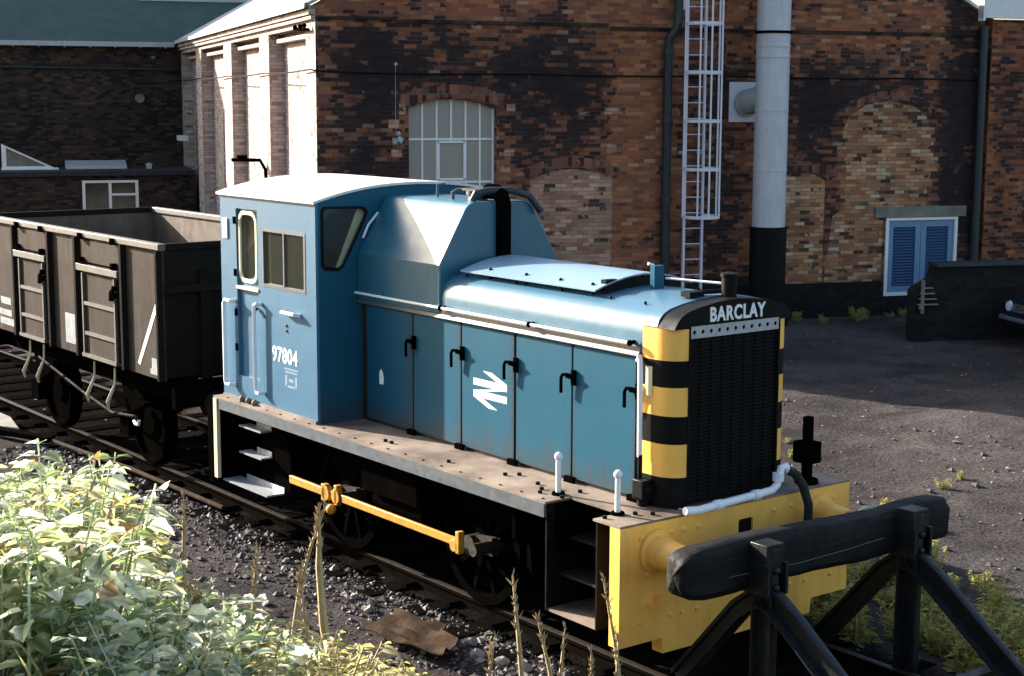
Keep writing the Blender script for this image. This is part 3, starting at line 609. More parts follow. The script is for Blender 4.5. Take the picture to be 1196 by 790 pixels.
for s in (-1, 1):
    y = s*1.06
    mb = MB(); z = .575
    mb.bar((-5.0, y, z), (-4.15, y, z), .035, .075, (0, 0, 1)); mb.bar((-4.15, y, z), (-2.2, y, z), .03, .07, (0, 0, 1))
    for x in (-4.28, -4.1): mb.lathe([(.001, -.03), (.07, -.03), (.07, .03), (.001, .03)], (x-.03, y, z), 'y', 18)
    mb.box(-4.38, -4.31, y-.03, y+.03, z-.08, z+.08); mb.box(-4.15, -4.10, y-.03, y+.03, z-.08, z+.11)
    mb.box(-2.21, -2.16, y-.03, y+.03, z-.09, z+.10); mb.cyl((-2.24, y-.03*1, z-.03), (-2.24, y+.03, z-.03), .055); mb.ball((-4.2, y+s*.03, z-.13), .05)
    mb.build('coupling_rod', M['rodyellow'], loco, bevel=.006)
    # rear cab steps
    mb = MB(); mb.box(-5.74, -5.40, s*.96-.01, s*.96+.01, .40, 1.19); mb.prism([(-5.40, .33), (-5.36, .33), (-5.17, .40), (-5.14, .55), (-5.17, .75), (-5.26, .95), (-5.40, 1.12)], XZ, s*.96-.01, s*.96+.01)
    fs = mb.build('rear_footstep', M['under'], loco)
    for xa, xb, z, dp in ((-5.97, -5.52, .945, .13), (-5.97, -5.52, .675, .13), (-6.2, -5.28, .355, .2)):
        mb = MB(); mb.box(xa, xb, min(s*.97, s*(.97+dp)), max(s*.97, s*(.97+dp)), z-.008, z+.008); mb.box(xa+.15, xb, s*.975-.004, s*.975+.004, z+.008, z+.06); mb.build('tread', M['silver'], fs)
    mb = MB(); mb.box(-6.29, -6.22, s*1.2-.02, s*1.2+.02, .37, 1.195); mb.build('rear_upright', M['cream'], loco)
    # shunter's steps in the front notch
    mb = MB(); mb.box(-.90, -.885, min(s*.7, s*1.18), max(s*.7, s*1.18), .36, 1.195); mb.box(-.31, -.295, min(s*.7, s*1.18), max(s*.7, s*1.18), .36, 1.195); mb.box(-.88, -.31, s*.7-.01, s*.7+.01, .36, 1.195)
    fs = mb.build('front_footstep', M['black'], loco)
    for z, dp in ((.90, .95), (.63, 1.05), (.37, 1.17)):
        mb = MB(); mb.box(-.884, -.311, min(s*.71, s*dp), max(s*.71, s*dp), z-.01, z+.01); mb.build('tread', M['grease'] if z > .5 else M['plate'], fs)
    # hand posts and lamp irons
    for x, y, nm in ((-1.0, .975, 'hand_post'), (-.28, 1.0, 'hand_post')):
        mb = MB(); mb.cyl((x, s*y, 1.215), (x, s*y, 1.50), .021); mb.ball((x, s*y, 1.515), .034); mb.mi = 1; mb.lathe([(.001, 1.235), (.05, 1.235), (.055, 1.213)], (x, s*y, 0), 'z', 12); mb.build(nm, [M['white'], M['under']], loco)
    mb = MB(); mb.box(-.42, -.30, min(s*.62, s*.74), max(s*.62, s*.74), 1.27, 1.42); mb.cyl((-.36, s*.68, 1.215), (-.36, s*.68, 1.27), .045); mb.ball((-.30, s*.69, 1.34), .03); mb.cyl((-.40, s*.68, 1.42), (-.40, s*.68, 1.60), .018)
    mb.build('sander_box', M['black'], loco, bevel=.008)
    mb = MB(); mb.tube([(-.46, s*.66, 2.30), (-.42, s*.68, 2.335), (-.415, s*.68, 2.31), (-.405, s*.68, 1.58)], .02, 10); mb.build('front_handrail', M['white'], loco)
mb = MB(); mb.plate([(-.395, 2.04), (-.325, 2.04), (-.325, 2.27), (-.395, 2.27)], [], XZ, -HB-.002, -HB-.008); mb.build('data_sticker', M['ghost'], loco); loco_st = None
o = C.objects['data_sticker']; o.data.materials[0] = M['cream']
# double arrow emblem on the third door
def arrows(s):
    mb = MB(); u = .47; x0, zc = -2.575, 1.79; y = s*(HB+.0015); sx = 1
    q = []
    h = .085
    def para(P): mb.prism([(x0 + a*u, zc + b_*u) for a, b_ in P], XZ, s*HB, y)
    para([(0, .045), (1, .045), (1, .17), (0, .17)]); para([(0, -.17), (1, -.17), (1, -.045), (0, -.045)])
    para([(.28, .33), (.54, .33), (1, .171), (.73, .171)]); para([(.0, -.171), (.27, -.171), (.72, -.33), (.46, -.33)])
    para([(.68, .044), (.92, .044), (.32, -.044), (.08, -.044)])
    mb.build('double_arrow_emblem', M['letter'], loco)
arrows(-1); arrows(1)
mb = MB(); mb.prism([(-4.06, 1.60), (-3.995, 1.60), (-3.985, 1.66), (-4.0, 1.71), (-4.03, 1.745), (-4.06, 1.71)], XZ, -HB-.0015, -HB); mb.build('paint_patch', M['letter'], loco)
# air pipe and hose along the front
mb = MB(); mb.tube([(.03, -.62, 1.245), (.045, -.5, 1.235), (.05, -.25, 1.25), (.05, .12, 1.265), (.05, .27, 1.275), (.05, .325, 1.31), (.05, .345, 1.37), (.05, .365, 1.435), (.05, .41, 1.445), (.055, .44, 1.40)], .031, 12)
for y, z in ((-.3, 1.247), (.1, 1.264)): mb.lathe([(.001, -.03), (.04, -.03), (.04, .03), (.001, .03)], (.05, y, z), 'y', 14)
mb.lathe([(.001, -.03), (.045, -.03), (.045, .03), (.001, .03)], (.05, .335, 1.37), 'z', 14)
ap = mb.build('air_pipe', M['white'], loco)
mb = MB(); mb.tube([(.055, .43, 1.41), (.08, .49, 1.38), (.10, .56, 1.28), (.11, .62, 1.12), (.10, .63, .96), (.07, .58, .86), (.03, .50, .84)], .036, 12); mb.build('brake_hose', M['tyre'], loco)
mb = MB(); mb.box(-.22, -.05, .78, .93, 1.38, 1.55); mb.box(-.16, -.10, .82, .89, 1.214, 1.75); mb.cyl((-.13, .93, 1.46), (-.13, .96, 1.46), .05); mb.lathe([(.001, 1.25), (.09, 1.25), (.1, 1.215)], (-.13, .855, 0), 'z', 12); mb.build('lamp_iron', M['under'], loco, bevel=.006)
# ------------------------------------------------------------------ mineral wagon
wag = thing('mineral_wagon', 'grimy grey open coal wagon with white diagonal stripe coupled behind the cab', 'wagon', (-10, 0, 0))
WX0, WX1, WY, WB, WT = -12.86, -7.40, 1.22, 1.20, 2.68
fy = lambda q: (lambda u, v, t: (u, q*t, v))
for s in (-1, 1):
    mb = MB(); mb.box(WX0, WX1, min(s*(WY-.02), s*WY), max(s*(WY-.02), s*WY), WB, WT-.05)
    side = mb.build('side_plate', [M['wag'], M['wagin']], wag)
    for f in side.data.polygons:
        if f.normal.y*s < -.7: f.material_index = 1
    mb = MB(); mb.box(WX0, WX1+.01, min(s*(WY-.05), s*(WY+.045)), max(s*(WY-.05), s*(WY+.045)), WT-.075, WT)
    mb.build('top_rail', M['wagtrim'], wag, bevel=.012)
    for x in (WX0+.04, -11.68, -10.50, -9.66, -8.36, WX1-.045):
        wd = .07 if x not in (-9.66, -8.36, -11.68, -10.50) else .09
        mb = MB(); mb.prism([(x-wd/2, 0), (x+wd/2, 0), (x+wd/2*.6, .06), (x-wd/2*.6, .06)], (lambda q: lambda u, v, t: (u, q*(WY+v), t))(s), WB, WT-.075); mb.build('stanchion', M['wagdark'], wag)
    for xa, xb in ((-11.62, -10.56), (-9.60, -8.42)):
        mb = MB(); y0, y1 = WY+.002, WY+.03; B = lambda a, b_, c, d, e, f_: mb.box(a, b_, min(s*c, s*d), max(s*c, s*d), e, f_)
        B(xa+.16, xb-.12, y0, y1, WB+.06, 2.2)
        door = mb.build('side_door', M['wag'], wag, bevel=.005)
        mb = MB()
        for z in (1.50, 1.85): B(xa+.17, xb-.13, y1, y1+.025, z-.02, z+.02)
        B(xa+.14, xa+.17, y1, y1+.03, WB+.05, 2.2); B(xb-.14, xb-.11, y1, y1+.03, WB+.05, 2.2); B(xa+.12, xb-.1, y1, y1+.04, WB+.02, WB+.06)
        mb.build('door_frame', M['wagtrim'], door)
        mb = MB()
        mb.lathe([(.001, 0), (.06, 0), (.06, .05), (.001, .05)], (xb-.16, s*(y1+.0) - (.05 if s < 0 else 0), 2.02), 'y', 10); mb.bar((xb-.2, s*(y1+.03), 1.96), (xb-.1, s*(y1+.03), 2.12), .05, .04)
        mb.build('latch', M['under'], door)
        mb = MB(); B(xa+.02, xb, y0, y1+.045, 2.225, 2.305); mb.build('door_bar', M['wagtrim'], wag, bevel=.006)
        mb = MB(); B(xa+.06, xb-.06, y0, y1-.01, 2.33, WT-.10); fl = mb.build('flap', M['wag'], wag)
        mb = MB()
        for x in (xa+.1, xb-.16): B(x, x+.07, y0, y1+.05, WT-.09, WT-.02); B(x, x+.06, y0, y1+.05, 2.31, 2.38)
        mb.tube([(xa+.12, s*(y1+.05), 2.33), (xb-.12, s*(y1+.05), 2.33)], .012, 6)
        mb.build('flap_hinge', M['under'], fl)
        for x in (xa+.35, xb-.25):           # door spring bars hanging below
            mb = MB(); mb.tube([(x, s*(WY+.02), 1.18), (x+.01, s*(WY+.03), 1.0), (x-.0, s*(WY+.06), .92), (x-.05, s*(WY+.10), .78), (x-.06, s*(WY+.08), .70)], [.012, .014, .02, .024, .012], 8); mb.build('door_spring', M['cream'], wag)
    mb = MB(); mb.prism([(-8.08, 1.32), (-8.02, 1.30), (-7.43, 2.13), (-7.43, 2.20), (-7.50, 2.15)], fy(s), WY+.001, WY+.004); mb.build('diagonal_stripe', M['letter'], wag)
    for a, b_, z0, z1 in ((-10.13, -9.74, 1.30, 1.66), (-7.72, -7.53, 1.30, 1.42), (-7.76, -7.58, 1.24, 1.30), (-12.3, -11.95, 1.55, 1.64), (-12.45, -11.93, 1.40, 1.48), (-12.35, -11.8, 1.28, 1.37)): mb = MB(); mb.prism([(a, z0), (b_, z0), (b_, z1), (a, z1)], fy(s), WY+.001, WY+.003); mb.build('faded_marking', M['silver'], wag)
    mb = MB(); mb.box(WX0, WX1, min(s*.93, s*1.0), max(s*.93, s*1.0), .92, 1.19); mb.build('sole_bar', M['under'], wag)
    mb = MB(); mb.tube([(-11.3, s*1.12, .95), (-9.9, s*1.14, .72), (-9.0, s*1.15, .60), (-8.35, s*1.16, .66), (-8.25, s*1.16, .63)], .018, 6); mb.build('brake_lever', M['wagdark'], wag)
    mb = MB(); mb.tube([(-8.30, s*1.19, .62), (-8.24, s*1.2, .60), (-8.17, s*1.2, .60), (-8.15, s*1.2, .65)], .02, 8); mb.build('lever_handle', M['white'], wag)
    for xw in (-11.5, -8.75):
        mb = MB(); mb.prism([(xw-.35, .95), (xw+.35, .95), (xw+.12, .42), (xw-.12, .42)], fy(s), .96, .985); mb.box(xw-.12, xw+.12, s*1.03-.09, s*1.03+.09, .38, .62)
        for k in range(4): mb.box(xw-.48+.09*k, xw+.48-.09*k, s*1.04-.045, s*1.04+.045, .78-.035*k, .812-.035*k)
        mb.build('axle_box', M['under'], wag)
        mb = MB(); mb.lathe([(.001, -.06), (.14, -.06), (.16, -.02), (.40, -.02), (.42, -.065), (.475, -.065), (.475, .04), (.50, .045), (.50, .07), (.42, .07), (.40, .03), (.001, .03)], (xw, s*.75, .475), 'y', 36)
        mb.build('wheel', M['under'], wag)
for x0, x1, nm in ((WX1-.02, WX1, 'front_end'), (WX0, WX0+.02, 'rear_end')):
    mb = MB(); mb.box(x0, x1, -WY+.021, WY-.021, WB, WT-.05); e = mb.build(nm, [M['wagdark'], M['wagin']], wag)
    for f in e.data.polygons:
        if (f.normal.x < -.7 and nm == 'front_end') or (f.normal.x > .7 and nm == 'rear_end'): f.material_index = 1
    mb = MB(); xo = x1 if nm == 'front_end' else x0; dq = 1 if nm == 'front_end' else -1
    for y in (-.75, 0, .75): mb.box(min(xo, xo+dq*.07), max(xo, xo+dq*.07), y-.06, y+.06, WB, WT-.3)
    mb.box(min(xo, xo+dq*.09), max(xo, xo+dq*.09), -1.2, 1.2, 2.16, 2.24); mb.build('end_stiffener', M['wagdark'], e)
    mb = MB(); mb.box(x0-.03, x1+.03, -WY+.04, WY-.04, WT-.07, WT+.002); mb.build('end_top_rail', M['wagdark'], wag, bevel=.01)
    mb = MB(); mb.box(min(xo, xo+dq*.09), max(xo, xo+dq*.09), -1.15, 1.15, .9, 1.19); mb.build('buffer_beam', M['under'], wag)
    for s in (-1, 1):
        b0 = xo + dq*.09
        mb = MB(); mb.lathe([(.001, 0), (.12*1, 0), (.10, dq*.12), (.09, dq*.26), (.06, dq*.27), (.06, dq*.38), (.19, dq*.39), (.19, dq*.42), (.001, dq*.44)], (b0, s*.87, 1.02), 'x', 20); mb.build('buffer', M['under'], wag)
mb = MB(); mb.box(WX0, WX1, -WY+.02, WY-.02, WB, WB+.03); mb.build('wagon_floor', M['wagin'], wag)
mb = MB()
for i in range(5):
    x = WX1+.12+.15*i; mb.tube([(x, .04, .93), (x+.08, .04 if i % 2 else -.02, .88), (x+.17, .04, .90)], .02, 6)
mb.build('coupling_chain', M['under'], wag)
# load: a little rust dust lying on the floor
# ------------------------------------------------------------------ buffer stop
bs = thing('buffer_stop', 'black buffer stop of bent rails with a heavy rounded timber cross beam', 'buffer stop', (1.2, 0, 0))
def beam_ring(y, hh, hw, zc=1.0):
    return [(.74 + hw*(abs(cos(a))**.45)*(1 if cos(a) > 0 else -1), y, zc + hh*(abs(sin(a))**.45)*(1 if sin(a) > 0 else -1)) for a in [2*pi*k/28 for k in range(28)]]
mb = MB(); mb.sm = True
st = [(-1.40, .02), (-1.39, .52), (-1.36, .76), (-1.30, .92), (-1.18, 1.03), (-.9, 1.02), (-.3, .98), (.3, .95), (.9, .93), (1.36, .9), (1.385, .86), (1.39, .03)]
def kat(y):
    for (a, ka), (b_, kb) in zip(st, st[1:]):
        if a <= y <= b_: return ka + (kb-ka)*(y-a)/(b_-a)
ya = [a for a, _ in st]
st = sorted([(a, k_) for a, k_ in st] + [(-1.15+.06*i, kat(-1.15+.06*i)) for i in range(42)])
rings = []
for y, k in st:
    nz = noise.noise((y*2.1, 3, 0))*.012
    rings.append([(x + .010*noise.noise((x*40, yy*1.2, z*40)) + .006*noise.noise((x*9, yy*5, z*9)), yy + (.03*noise.noise((x*14, 2, z*14)) if k < .95 else 0), z + nz + .010*noise.noise((z*40, yy*1.2, x*40)) + .006*noise.noise((x*9, yy*5, z*9+5))) for x, yy, z in beam_ring(y, .175*k, .125*min(1, k*1.05), 1.052 - .008*y + .02*noise.noise((y*1.3, 0, 9)))])
mb.loft(rings); mb.build('cross_beam', M['timber'], bs, 45)
mb = MB(); mb.tube([(.868, -1.0, 1.02), (.872, -.3, 1.0), (.868, .2, 1.01), (.87, .6, 1.03)], .0035, 5); mb.build('beam_crack', M['valance'], bs)
prof = [(a*1.05, b_*1.05+.075) for a, b_ in railprof()]
for s in (-1, 1):
    y = s*.77 + .06
    mb = MB(); mb.tube([(.95, y, -.15), (.95, y, 1.20)], 1, prof=([(a*1.0, b_) for a, b_ in prof], (1, 0, 0))); mb.box(.86, 1.02, y-.085, y+.085, 1.02, 1.235)
    mb.build('upright', M['stop'], bs, bevel=.006)
    mb = MB(); pth = [(.95, y, .86), (1.05, y, .83), (1.22, y, .72), (1.6, y, .44), (2.3, y, -.06)]
    mb.tube(pth, 1, prof=([(a*1.05, b_) for a, b_ in prof], (0, 0, 1))); mb.build('front_strut', M['stop'], bs, 30)
    mb = MB(); pth = [(.93, y*1.0, .86), (.84, y, .82), (.68, y, .70), (.40, y, .38), (.08, y, .02)]
    mb.tube(pth, 1, prof=([(a*.9, b_*.9) for a, b_ in prof], (0, 0, 1))); mb.build('rear_strut', M['stop'], bs, 30)
    mb = MB(); mb.box(.6, 1.05, y-.10, y-.075, .88, 1.10); mb.box(.6, 1.05, y+.075, y+.10, .88, 1.10)
    for z in (.93, 1.05): mb.ball((1.03, y, z), .028, 6)
    mb.build('clamp', M['stop'], bs)
mb = MB(); mb.bar((1.5, -1.2, .05), (1.5, 1.2, .05), .1, .12); mb.build('tie_bar', M['stop'], bs)

# ------------------------------------------------------------------ brick works building (local x along the front, y into the building)
AX, AY, AZ_ = -13.1255, 16.6610, R(70.65)
bld = thing('brick_works_building', 'big sooty red brick works building with gabled front, side panels and arched window', 'building', (AX, AY, 0), AZ_, local=True)
XZy = lambda u, v, t: (u, t, v)
YZx = lambda u, v, t: (t, u, v)
L0, L1, APX, APZ = -11.05, 2.75, -4.15, 9.6
winp = archpts(-9.37, -7.69, 1.55, 4.03, 4.21); p1 = archpts(-7.03, -5.36, .5, 2.70, 2.9); p2 = archpts(-1.85, -.80, .57, 2.62, 2.78)
p3 = [(-.78, .57), (1.66, .57), (1.66, 3.55), (1.52, 3.85), (1.2, 4.08), (.6, 4.2), (.05, 4.12), (-.3, 3.9), (-.45, 3.62), (-.47, 2.0), (-.62, 1.9)]
shut = [(.62, -.05), (2.26, -.05), (2.26, 1.84), (.62, 1.84)]
rj = random.Random(2)
def ragged(P):
    Q = []
    for (a, b_), (c, d) in zip(P, P[1:] + P[:1]):
        n = max(1, int(abs(d-b_)/.15)) if abs(d-b_) > .3 and abs(c-a) < .5 else 1
        for i in range(n):
            Q.append((a+(c-a)*i/n, b_+(d-b_)*i/n))
            if n > 1 and 0 < i:
                j = rj.choice((-.11, -.05, 0, 0, .06, .11)); z = round((b_+(d-b_)*i/n)/.075)*.075; x0 = Q[-2][0]
                Q[-1] = (x0, z); Q.append((a+(c-a)*i/n + j, z))
    return Q
p3b = [(-.78, .57), (.55, .57), (.55, 1.86), (1.66, 1.86)] + p3[2:]
p3b = p3b[:3] + ragged(p3b[3:])
mb = MB(); mb.plate([(L0-.017, -.4), (L1, -.4), (L1, 5.86), (APX, APZ), (L0-.017, 5.86)], [winp, p1, p2, p3b, [(.61, .262), (2.27, .262), (2.27, 1.84), (.61, 1.84)]], XZy, 0, .35)
mb.build('front_wall', M['brick'], bld)
for P in (p1, ): mb = MB(); mb.plate(P, [], XZy, .012, .05); mb.build('bricked_up_opening', M['infillpink'], bld)
for P in (p2, p3b): mb = MB(); mb.plate(P, [], XZy, .012, .05); mb.build('bricked_up_opening', M['infilltan'], bld)
def archring(x0, x1, zs, zt, th):
    a = archpts(x0, x1, 0, zs, zt)[2:]; w = (x1-x0)/2; h = zt-zs; rr = (w*w+h*h)/(2*h); cx, cz = (x0+x1)/2, zt-rr
    o = [(cx+(x-cx)*(rr+th)/rr, cz+(z-cz)*(rr+th)/rr) for x, z in a]
    mb = MB(); mb.plate(a + o[::-1], [], XZy, -.012, .03); return mb.build('brick_arch', M['arch'], bld)
archring(-9.50, -7.56, 4.04, 4.23, .24); archring(-7.1, -5.3, 2.72, 2.93, .2); archring(-1.9, -.75, 2.64, 2.81, .2); archring(-.35, 1.6, 3.9, 4.24, .16)
for xa, xb, z in ((L0, -9.6, 5.60), (-9.6, -5.5, 5.56), (-5.45, L1, 5.50)):
    mb = MB(); mb.box(xa, xb, -.045, .0, z, z+.06); mb.build('string_course', M['brickdark'], bld)
mb = MB(); mb.box(-9.98, .52, -.06, .0, -.4, .56); mb.box(.54, L1, -.05, .0, -.4, .22); mb.build('plinth', M['bunk'], bld)
for x, z in ((-7.32, 4.0), (-4.95, 3.95), (-9.72, 3.6), (-9.62, 3.22)): pass
for x, z, w, h in ((-7.50, 3.98, .17, .13), (-9.75, 3.67, .2, .17), (-5.55, 3.93, .42, .12), (-7.55, 3.15, .2, .12), (-9.7, 3.15, .2, .14), (-9.55, 3.92, .12, .2), (-5.5, 3.2, .2, .16), (-7.6, 2.85, .18, .1)): mb = MB(); mb.box(x, x+w, -.012, .01, z, z+h); mb.build('pale_brick_patch', M['infillpink'], bld)
# arched window with white bars
mb = MB(); wi = [(-9.37+.0, 1.56)]
W0, W1 = -9.36, -7.70
for k in range(1, 6):
    x = W0 + (W1-W0)*k/6
    for za, zb in (((1.56, 2.70), (3.43, 4.2)) if k == 3 else ((1.56, 4.2 - (abs(k-3)/3)**2*.14),)): mb.box(x-.016, x+.016, .13, .17, za, zb)
mb.box(W0, W0+.02, .13, .17, 1.56, 4.05); mb.box(W1-.045, W1, .128, .172, 1.56, 4.04)
for z in (3.47, 2.68): mb.box(W0, W1, .125, .165, z-.018, z+.018)
mb.box(-8.80, -8.25, .115, .16, 3.40, 3.44); mb.box(-8.80, -8.25, .115, .16, 2.71, 2.75); mb.box(-8.80, -8.755, .115, .16, 2.71, 3.44); mb.box(-8.295, -8.25, .115, .16, 2.71, 3.44)
win = mb.build('arched_window', M['frame'], bld)
mb = MB(); mb.plate(archpts(-9.38, -7.68, 1.54, 4.03, 4.21), [], XZy, .15, .155); mb.build('pane', M['dull'], win)
mb = MB(); mb.box(-9.5, -7.55, .4, .44, 1.4, 4.4); mb.build('room_behind', M['interior'], win)
mb = MB(); mb.tube([(-9.55, -.12, 3.5), (-9.6, -.15, 3.42)], .06, 8); mb.tube([(-9.62, 0, 3.44), (-9.62, -.15, 3.44)], .03, 6); mb.ball((-9.66, -.14, 3.42), .045, 8); mb.ball((-9.6, -.14, 3.58), .045, 8); mb.box(-9.68, -9.58, -.03, 0, 3.38, 3.5); mb.build('wall_lamp', M['gutter'], bld)
mb = MB(); mb.ball((-9.62, -.06, 4.82), .035, 8); mb.tube([(-9.62, -.03, 4.8), (-9.62, -.03, 3.6)], .005, 5); mb.build('cable_insulator', M['gutter'], bld)
# blue louvred shutters
mb = MB(); mb.plate([(.60, .25), (2.28, .25), (2.28, 1.845), (.60, 1.845)], [[(.67, .31), (2.21, .31), (2.21, 1.79), (.67, 1.79)]], XZy, -.03, .12)
sh = mb.build('shutter_window', M['frame'], bld)
for xa, xb in ((.675, 1.435), (1.445, 2.205)):
    mb = MB(); mb.plate([(xa, .32), (xb, .32), (xb, 1.785), (xa, 1.785)], [[(xa+.12, .44), (xb-.12, .44), (xb-.12, 1.65), (xa+.12, 1.65)]], XZy, .01, .06); lf = mb.build('shutter_leaf', M['shutter'], sh)
    mb = MB()
    for i in range(20):
        z = .46 + i*.0595; mb.loft([[(x, .015, z), (x, .06, z+.045), (x, .064, z+.04), (x, .019, z-.005)] for x in (xa+.115, xb-.115)])
    mb.box(xa+.1, xb-.1, .075, .085, .42, 1.7); mb.build('louvre', M['shutdark'], lf)
mb = MB(); mb.box(.34, 2.46, -.05, .1, 1.85, 2.07); mb.build('lintel', M['lintel'], bld, bevel=.01)
# downpipes
mb = MB(); mb.tube([(-4.31, -.12, -.1), (-4.31, -.12, 5.2), (-4.30, -.14, 5.35), (-4.17, -.2, 5.55), (-4.15, -.2, 5.7), (-4.15, -.2, 9.3)], .085, 12)
for z in (.8, 2.3, 3.8, 5.1): mb.lathe([(.001, z-.05), (.11, z-.05), (.11, z+.05), (.001, z+.05)], (-4.31, -.12, 0), 'z', 12)
mb.build('downpipe', M['dark'], bld)
mb = MB(); mb.tube([(2.62, -.14, -.1), (2.62, -.14, 5.7)], .09, 12); mb.build('downpipe', M['dark'], bld)
mb = MB(); mb.box(-3.98, -3.9, -.05, 0, 5.9, 6.2); mb.build('wall_bracket', M['white'], bld)
# side wall with tall recessed panels
SY = 21.0
pan = [(.9, 5.0), (6.2, 10.4), (11.7, 16.1), (17.2, 20.6)]
mb = MB(); mb.plate([(.003, -.4), (SY, -.4), (SY, 5.84), (.003, 5.84)], [[(a, .3), (b_, .3), (b_, 5.5), (a, 5.5)] for a, b_ in pan], YZx, L0-.02, L0+.30)
o = mb.build('side_wall', M['brickside'], bld)
aw = archpts(12.2, 14.4, .6, 3.6, 4.1); aw2 = archpts(18.6, 20.2, .6, 3.3, 3.95)
for i, (a, b_) in enumerate(pan):
    mb = MB(); mb.plate([(a-.05, .25), (b_+.05, .25), (b_+.05, 5.55), (a-.05, 5.55)], [aw] if i == 2 else [], YZx, L0+.302, L0+.42); mb.build('recessed_panel', M['brickside'], bld)
    mb = MB(); mb.box(L0+.12, L0+.31, a, b_, 5.32, 5.40); mb.build('corbel', M['brickside'], bld)
mb = MB(); mb.plate(aw2, [], YZx, L0+.29, L0+.31); mb.build('bricked_up_opening', M['infillpink'], bld)
mb = MB()
mb.box(L0+.35, L0+.39, 12.2, 12.27, .6, 3.62); mb.box(L0+.35, L0+.39, 14.33, 14.4, .6, 3.62)
for k in range(1, 4): mb.box(L0+.355, L0+.385, 12.2+.55*k-.02, 12.2+.55*k+.02, .6, 3.95)
for z in (1.5, 2.4, 3.2): mb.box(L0+.35, L0+.39, 12.2, 14.4, z-.03, z+.03)
w2 = mb.build('tall_window', M['frame'], bld); mb = MB(); mb.plate(archpts(12.18, 14.42, .58, 3.6, 4.1), [], YZx, L0+.375, L0+.38); mb.build('pane', M['lamp'], w2)
mb = MB(); mb.box(L0-.10, L0-.02, 0, SY, 5.60, 5.66); mb.box(L0-.14, L0-.02, .0, SY, 5.68, 5.84); mb.build('eaves_band', M['brickside'], bld)
mb = MB(); mb.tube([(L0-.20, -.15, 5.84), (L0-.20, SY, 5.84)], .04, 8); mb.build('side_gutter', M['lintel'], bld)
for y, z in ((10.8, 4.0), (5.6, 2.9)):
    mb = MB(); mb.tube([(L0-.02, y-.1, z-.9), (L0-.05, y-.1, z-.2), (L0-.15, y, z), (L0-.7, y+.3, z)], .04, 8); mb.box(L0-.6, L0-.4, y+.1, y+.3, z-.03, z+.10)
    if y < 6: mb.build('bracket', M['under'], bld)
    else: mb.bm.free()
mb = MB(); mb.tube([(L0-.1, .2, 5.42), (L0-.12, 1.5, 5.48)], .03, 6)
for y in (.4, .8, 1.3): mb.ball((L0-.14, y, 5.50), .045, 8)
mb.build('insulator_rack', M['under'], bld)
mb = MB(); mb.box(L0-.16, L0-.03, 15.2, 16.2, .35, .42); mb.box(L0-.3, L0-.05, 19.2, 20, 2.95, 3.1); mb.build('ledge_bracket', M['frame'], bld)
# roof of the main building
def slab(P, Q, th, mat, name, par=bld):
    mb = MB(); mb.loft([[Vector(p) for p in P], [Vector(p) - Vector((0, 0, th)) for p in P]]); return mb.build(name, mat, par)
k = (APZ-5.86)/(APX-L0)
slab([(L0-.24, -.12, 5.93-.15*k), (APX, -.12, APZ+.08), (APX, 44, APZ+.08), (L0-.24, 44, 5.93-.15*k)], 0, .07, M['slate'], 'roof_slope')
slab([(L1+.1, -.12, 5.9), (L1+.1, 44, 5.9), (APX+.002, 44, APZ+.075), (APX+.002, -.12, APZ+.075)], 0, .07, M['slate'], 'roof_slope')
# --- right hand bay
mb = MB(); mb.box(2.80, 16, -.16, .2, -.4, 5.84); mb.build('right_wall', M['brickright'], bld)
mb = MB(); mb.box(2.45, 16, -.34, -.17, 5.86, 6.5); mb.box(2.45, 2.5, -.35, -.16, 5.8, 6.6); mb.build('fascia_board', M['frame'], bld)
# --- far wing on the left: dark wall, green roof, flat roofed annexe
WL = -19.5
mb = MB(); mb.box(WL, L0-.03, 20.8, 21.1, -.4, 5.72); mb.build('wing_wall', M['brickdark'], bld)
slab([(WL-.3, 20.55, 5.80), (L0+3.5, 20.55, 5.80), (L0+3.5, 28.5, 11.3), (WL-.3, 28.5, 11.3)], 0, .1, M['green'], 'wing_roof')
slab([(WL-.3, 36.5, 5.80), (WL-.3, 28.5, 11.3), (L0+3.5, 28.5, 11.3), (L0+3.5, 36.5, 5.80)], 0, .1, M['green'], 'wing_roof')
mb = MB(); mb.plate([(20.8, -.4), (36.3, -.4), (36.3, 5.7), (28.5, 11.0), (20.8, 5.7)], [], YZx, WL, WL+.3); mb.build('wing_gable', M['brickdark'], bld)
mb = MB(); mb.box(WL-.3, L0-.25, 20.42, 20.56, 5.68, 5.82)
for i in range(12): mb.box(WL+i*.72, WL+i*.72+.03, 20.40, 20.43, 5.64, 5.83)
mb.build('wing_gutter', M['gutter'], bld)
mb = MB(); mb.tube([(WL, 20.7, 5.08), (L0-.1, 20.7, 5.03)], .035, 8); mb.build('wall_pipe', M['dark'], bld)
mb = MB(); mb.cyl((-12.32, 20.74, 4.18), (-12.32, 20.80, 4.18), .14, 16); mb.build('wall_disc', M['lintel'], bld)
mb = MB(); mb.box(-11.95, -11.85, 20.7, 20.8, 5.34, 5.42); mb.build('wall_bracket', M['lintel'], bld)
mb = MB(); mb.loft([[(-12.1, 22.42, 7.22), (-7.9, 22.42, 7.22), (-7.9, 23.3, 7.84), (-12.1, 23.3, 7.84)], [(-12.1, 22.5, 7.12), (-7.9, 22.5, 7.12), (-7.9, 23.4, 7.72), (-12.1, 23.4, 7.72)]]); mb.build('roof_light', M['frame'], bld)
mb = MB(); mb.plate([(WL, -.4), (L0-.03, -.4), (L0-.03, 2.0), (WL, 2.0)], [[(-14.2, .75), (-12.7, .75), (-12.7, 1.87), (-14.2, 1.87)]], XZy, 18.0, 18.25); mb.build('annexe_wall', M['brickdark'], bld)
mb = MB(); mb.box(WL, WL+.25, 18.26, 20.79, -.4, 2.0); mb.build('annexe_wall', M['brickdark'], bld)
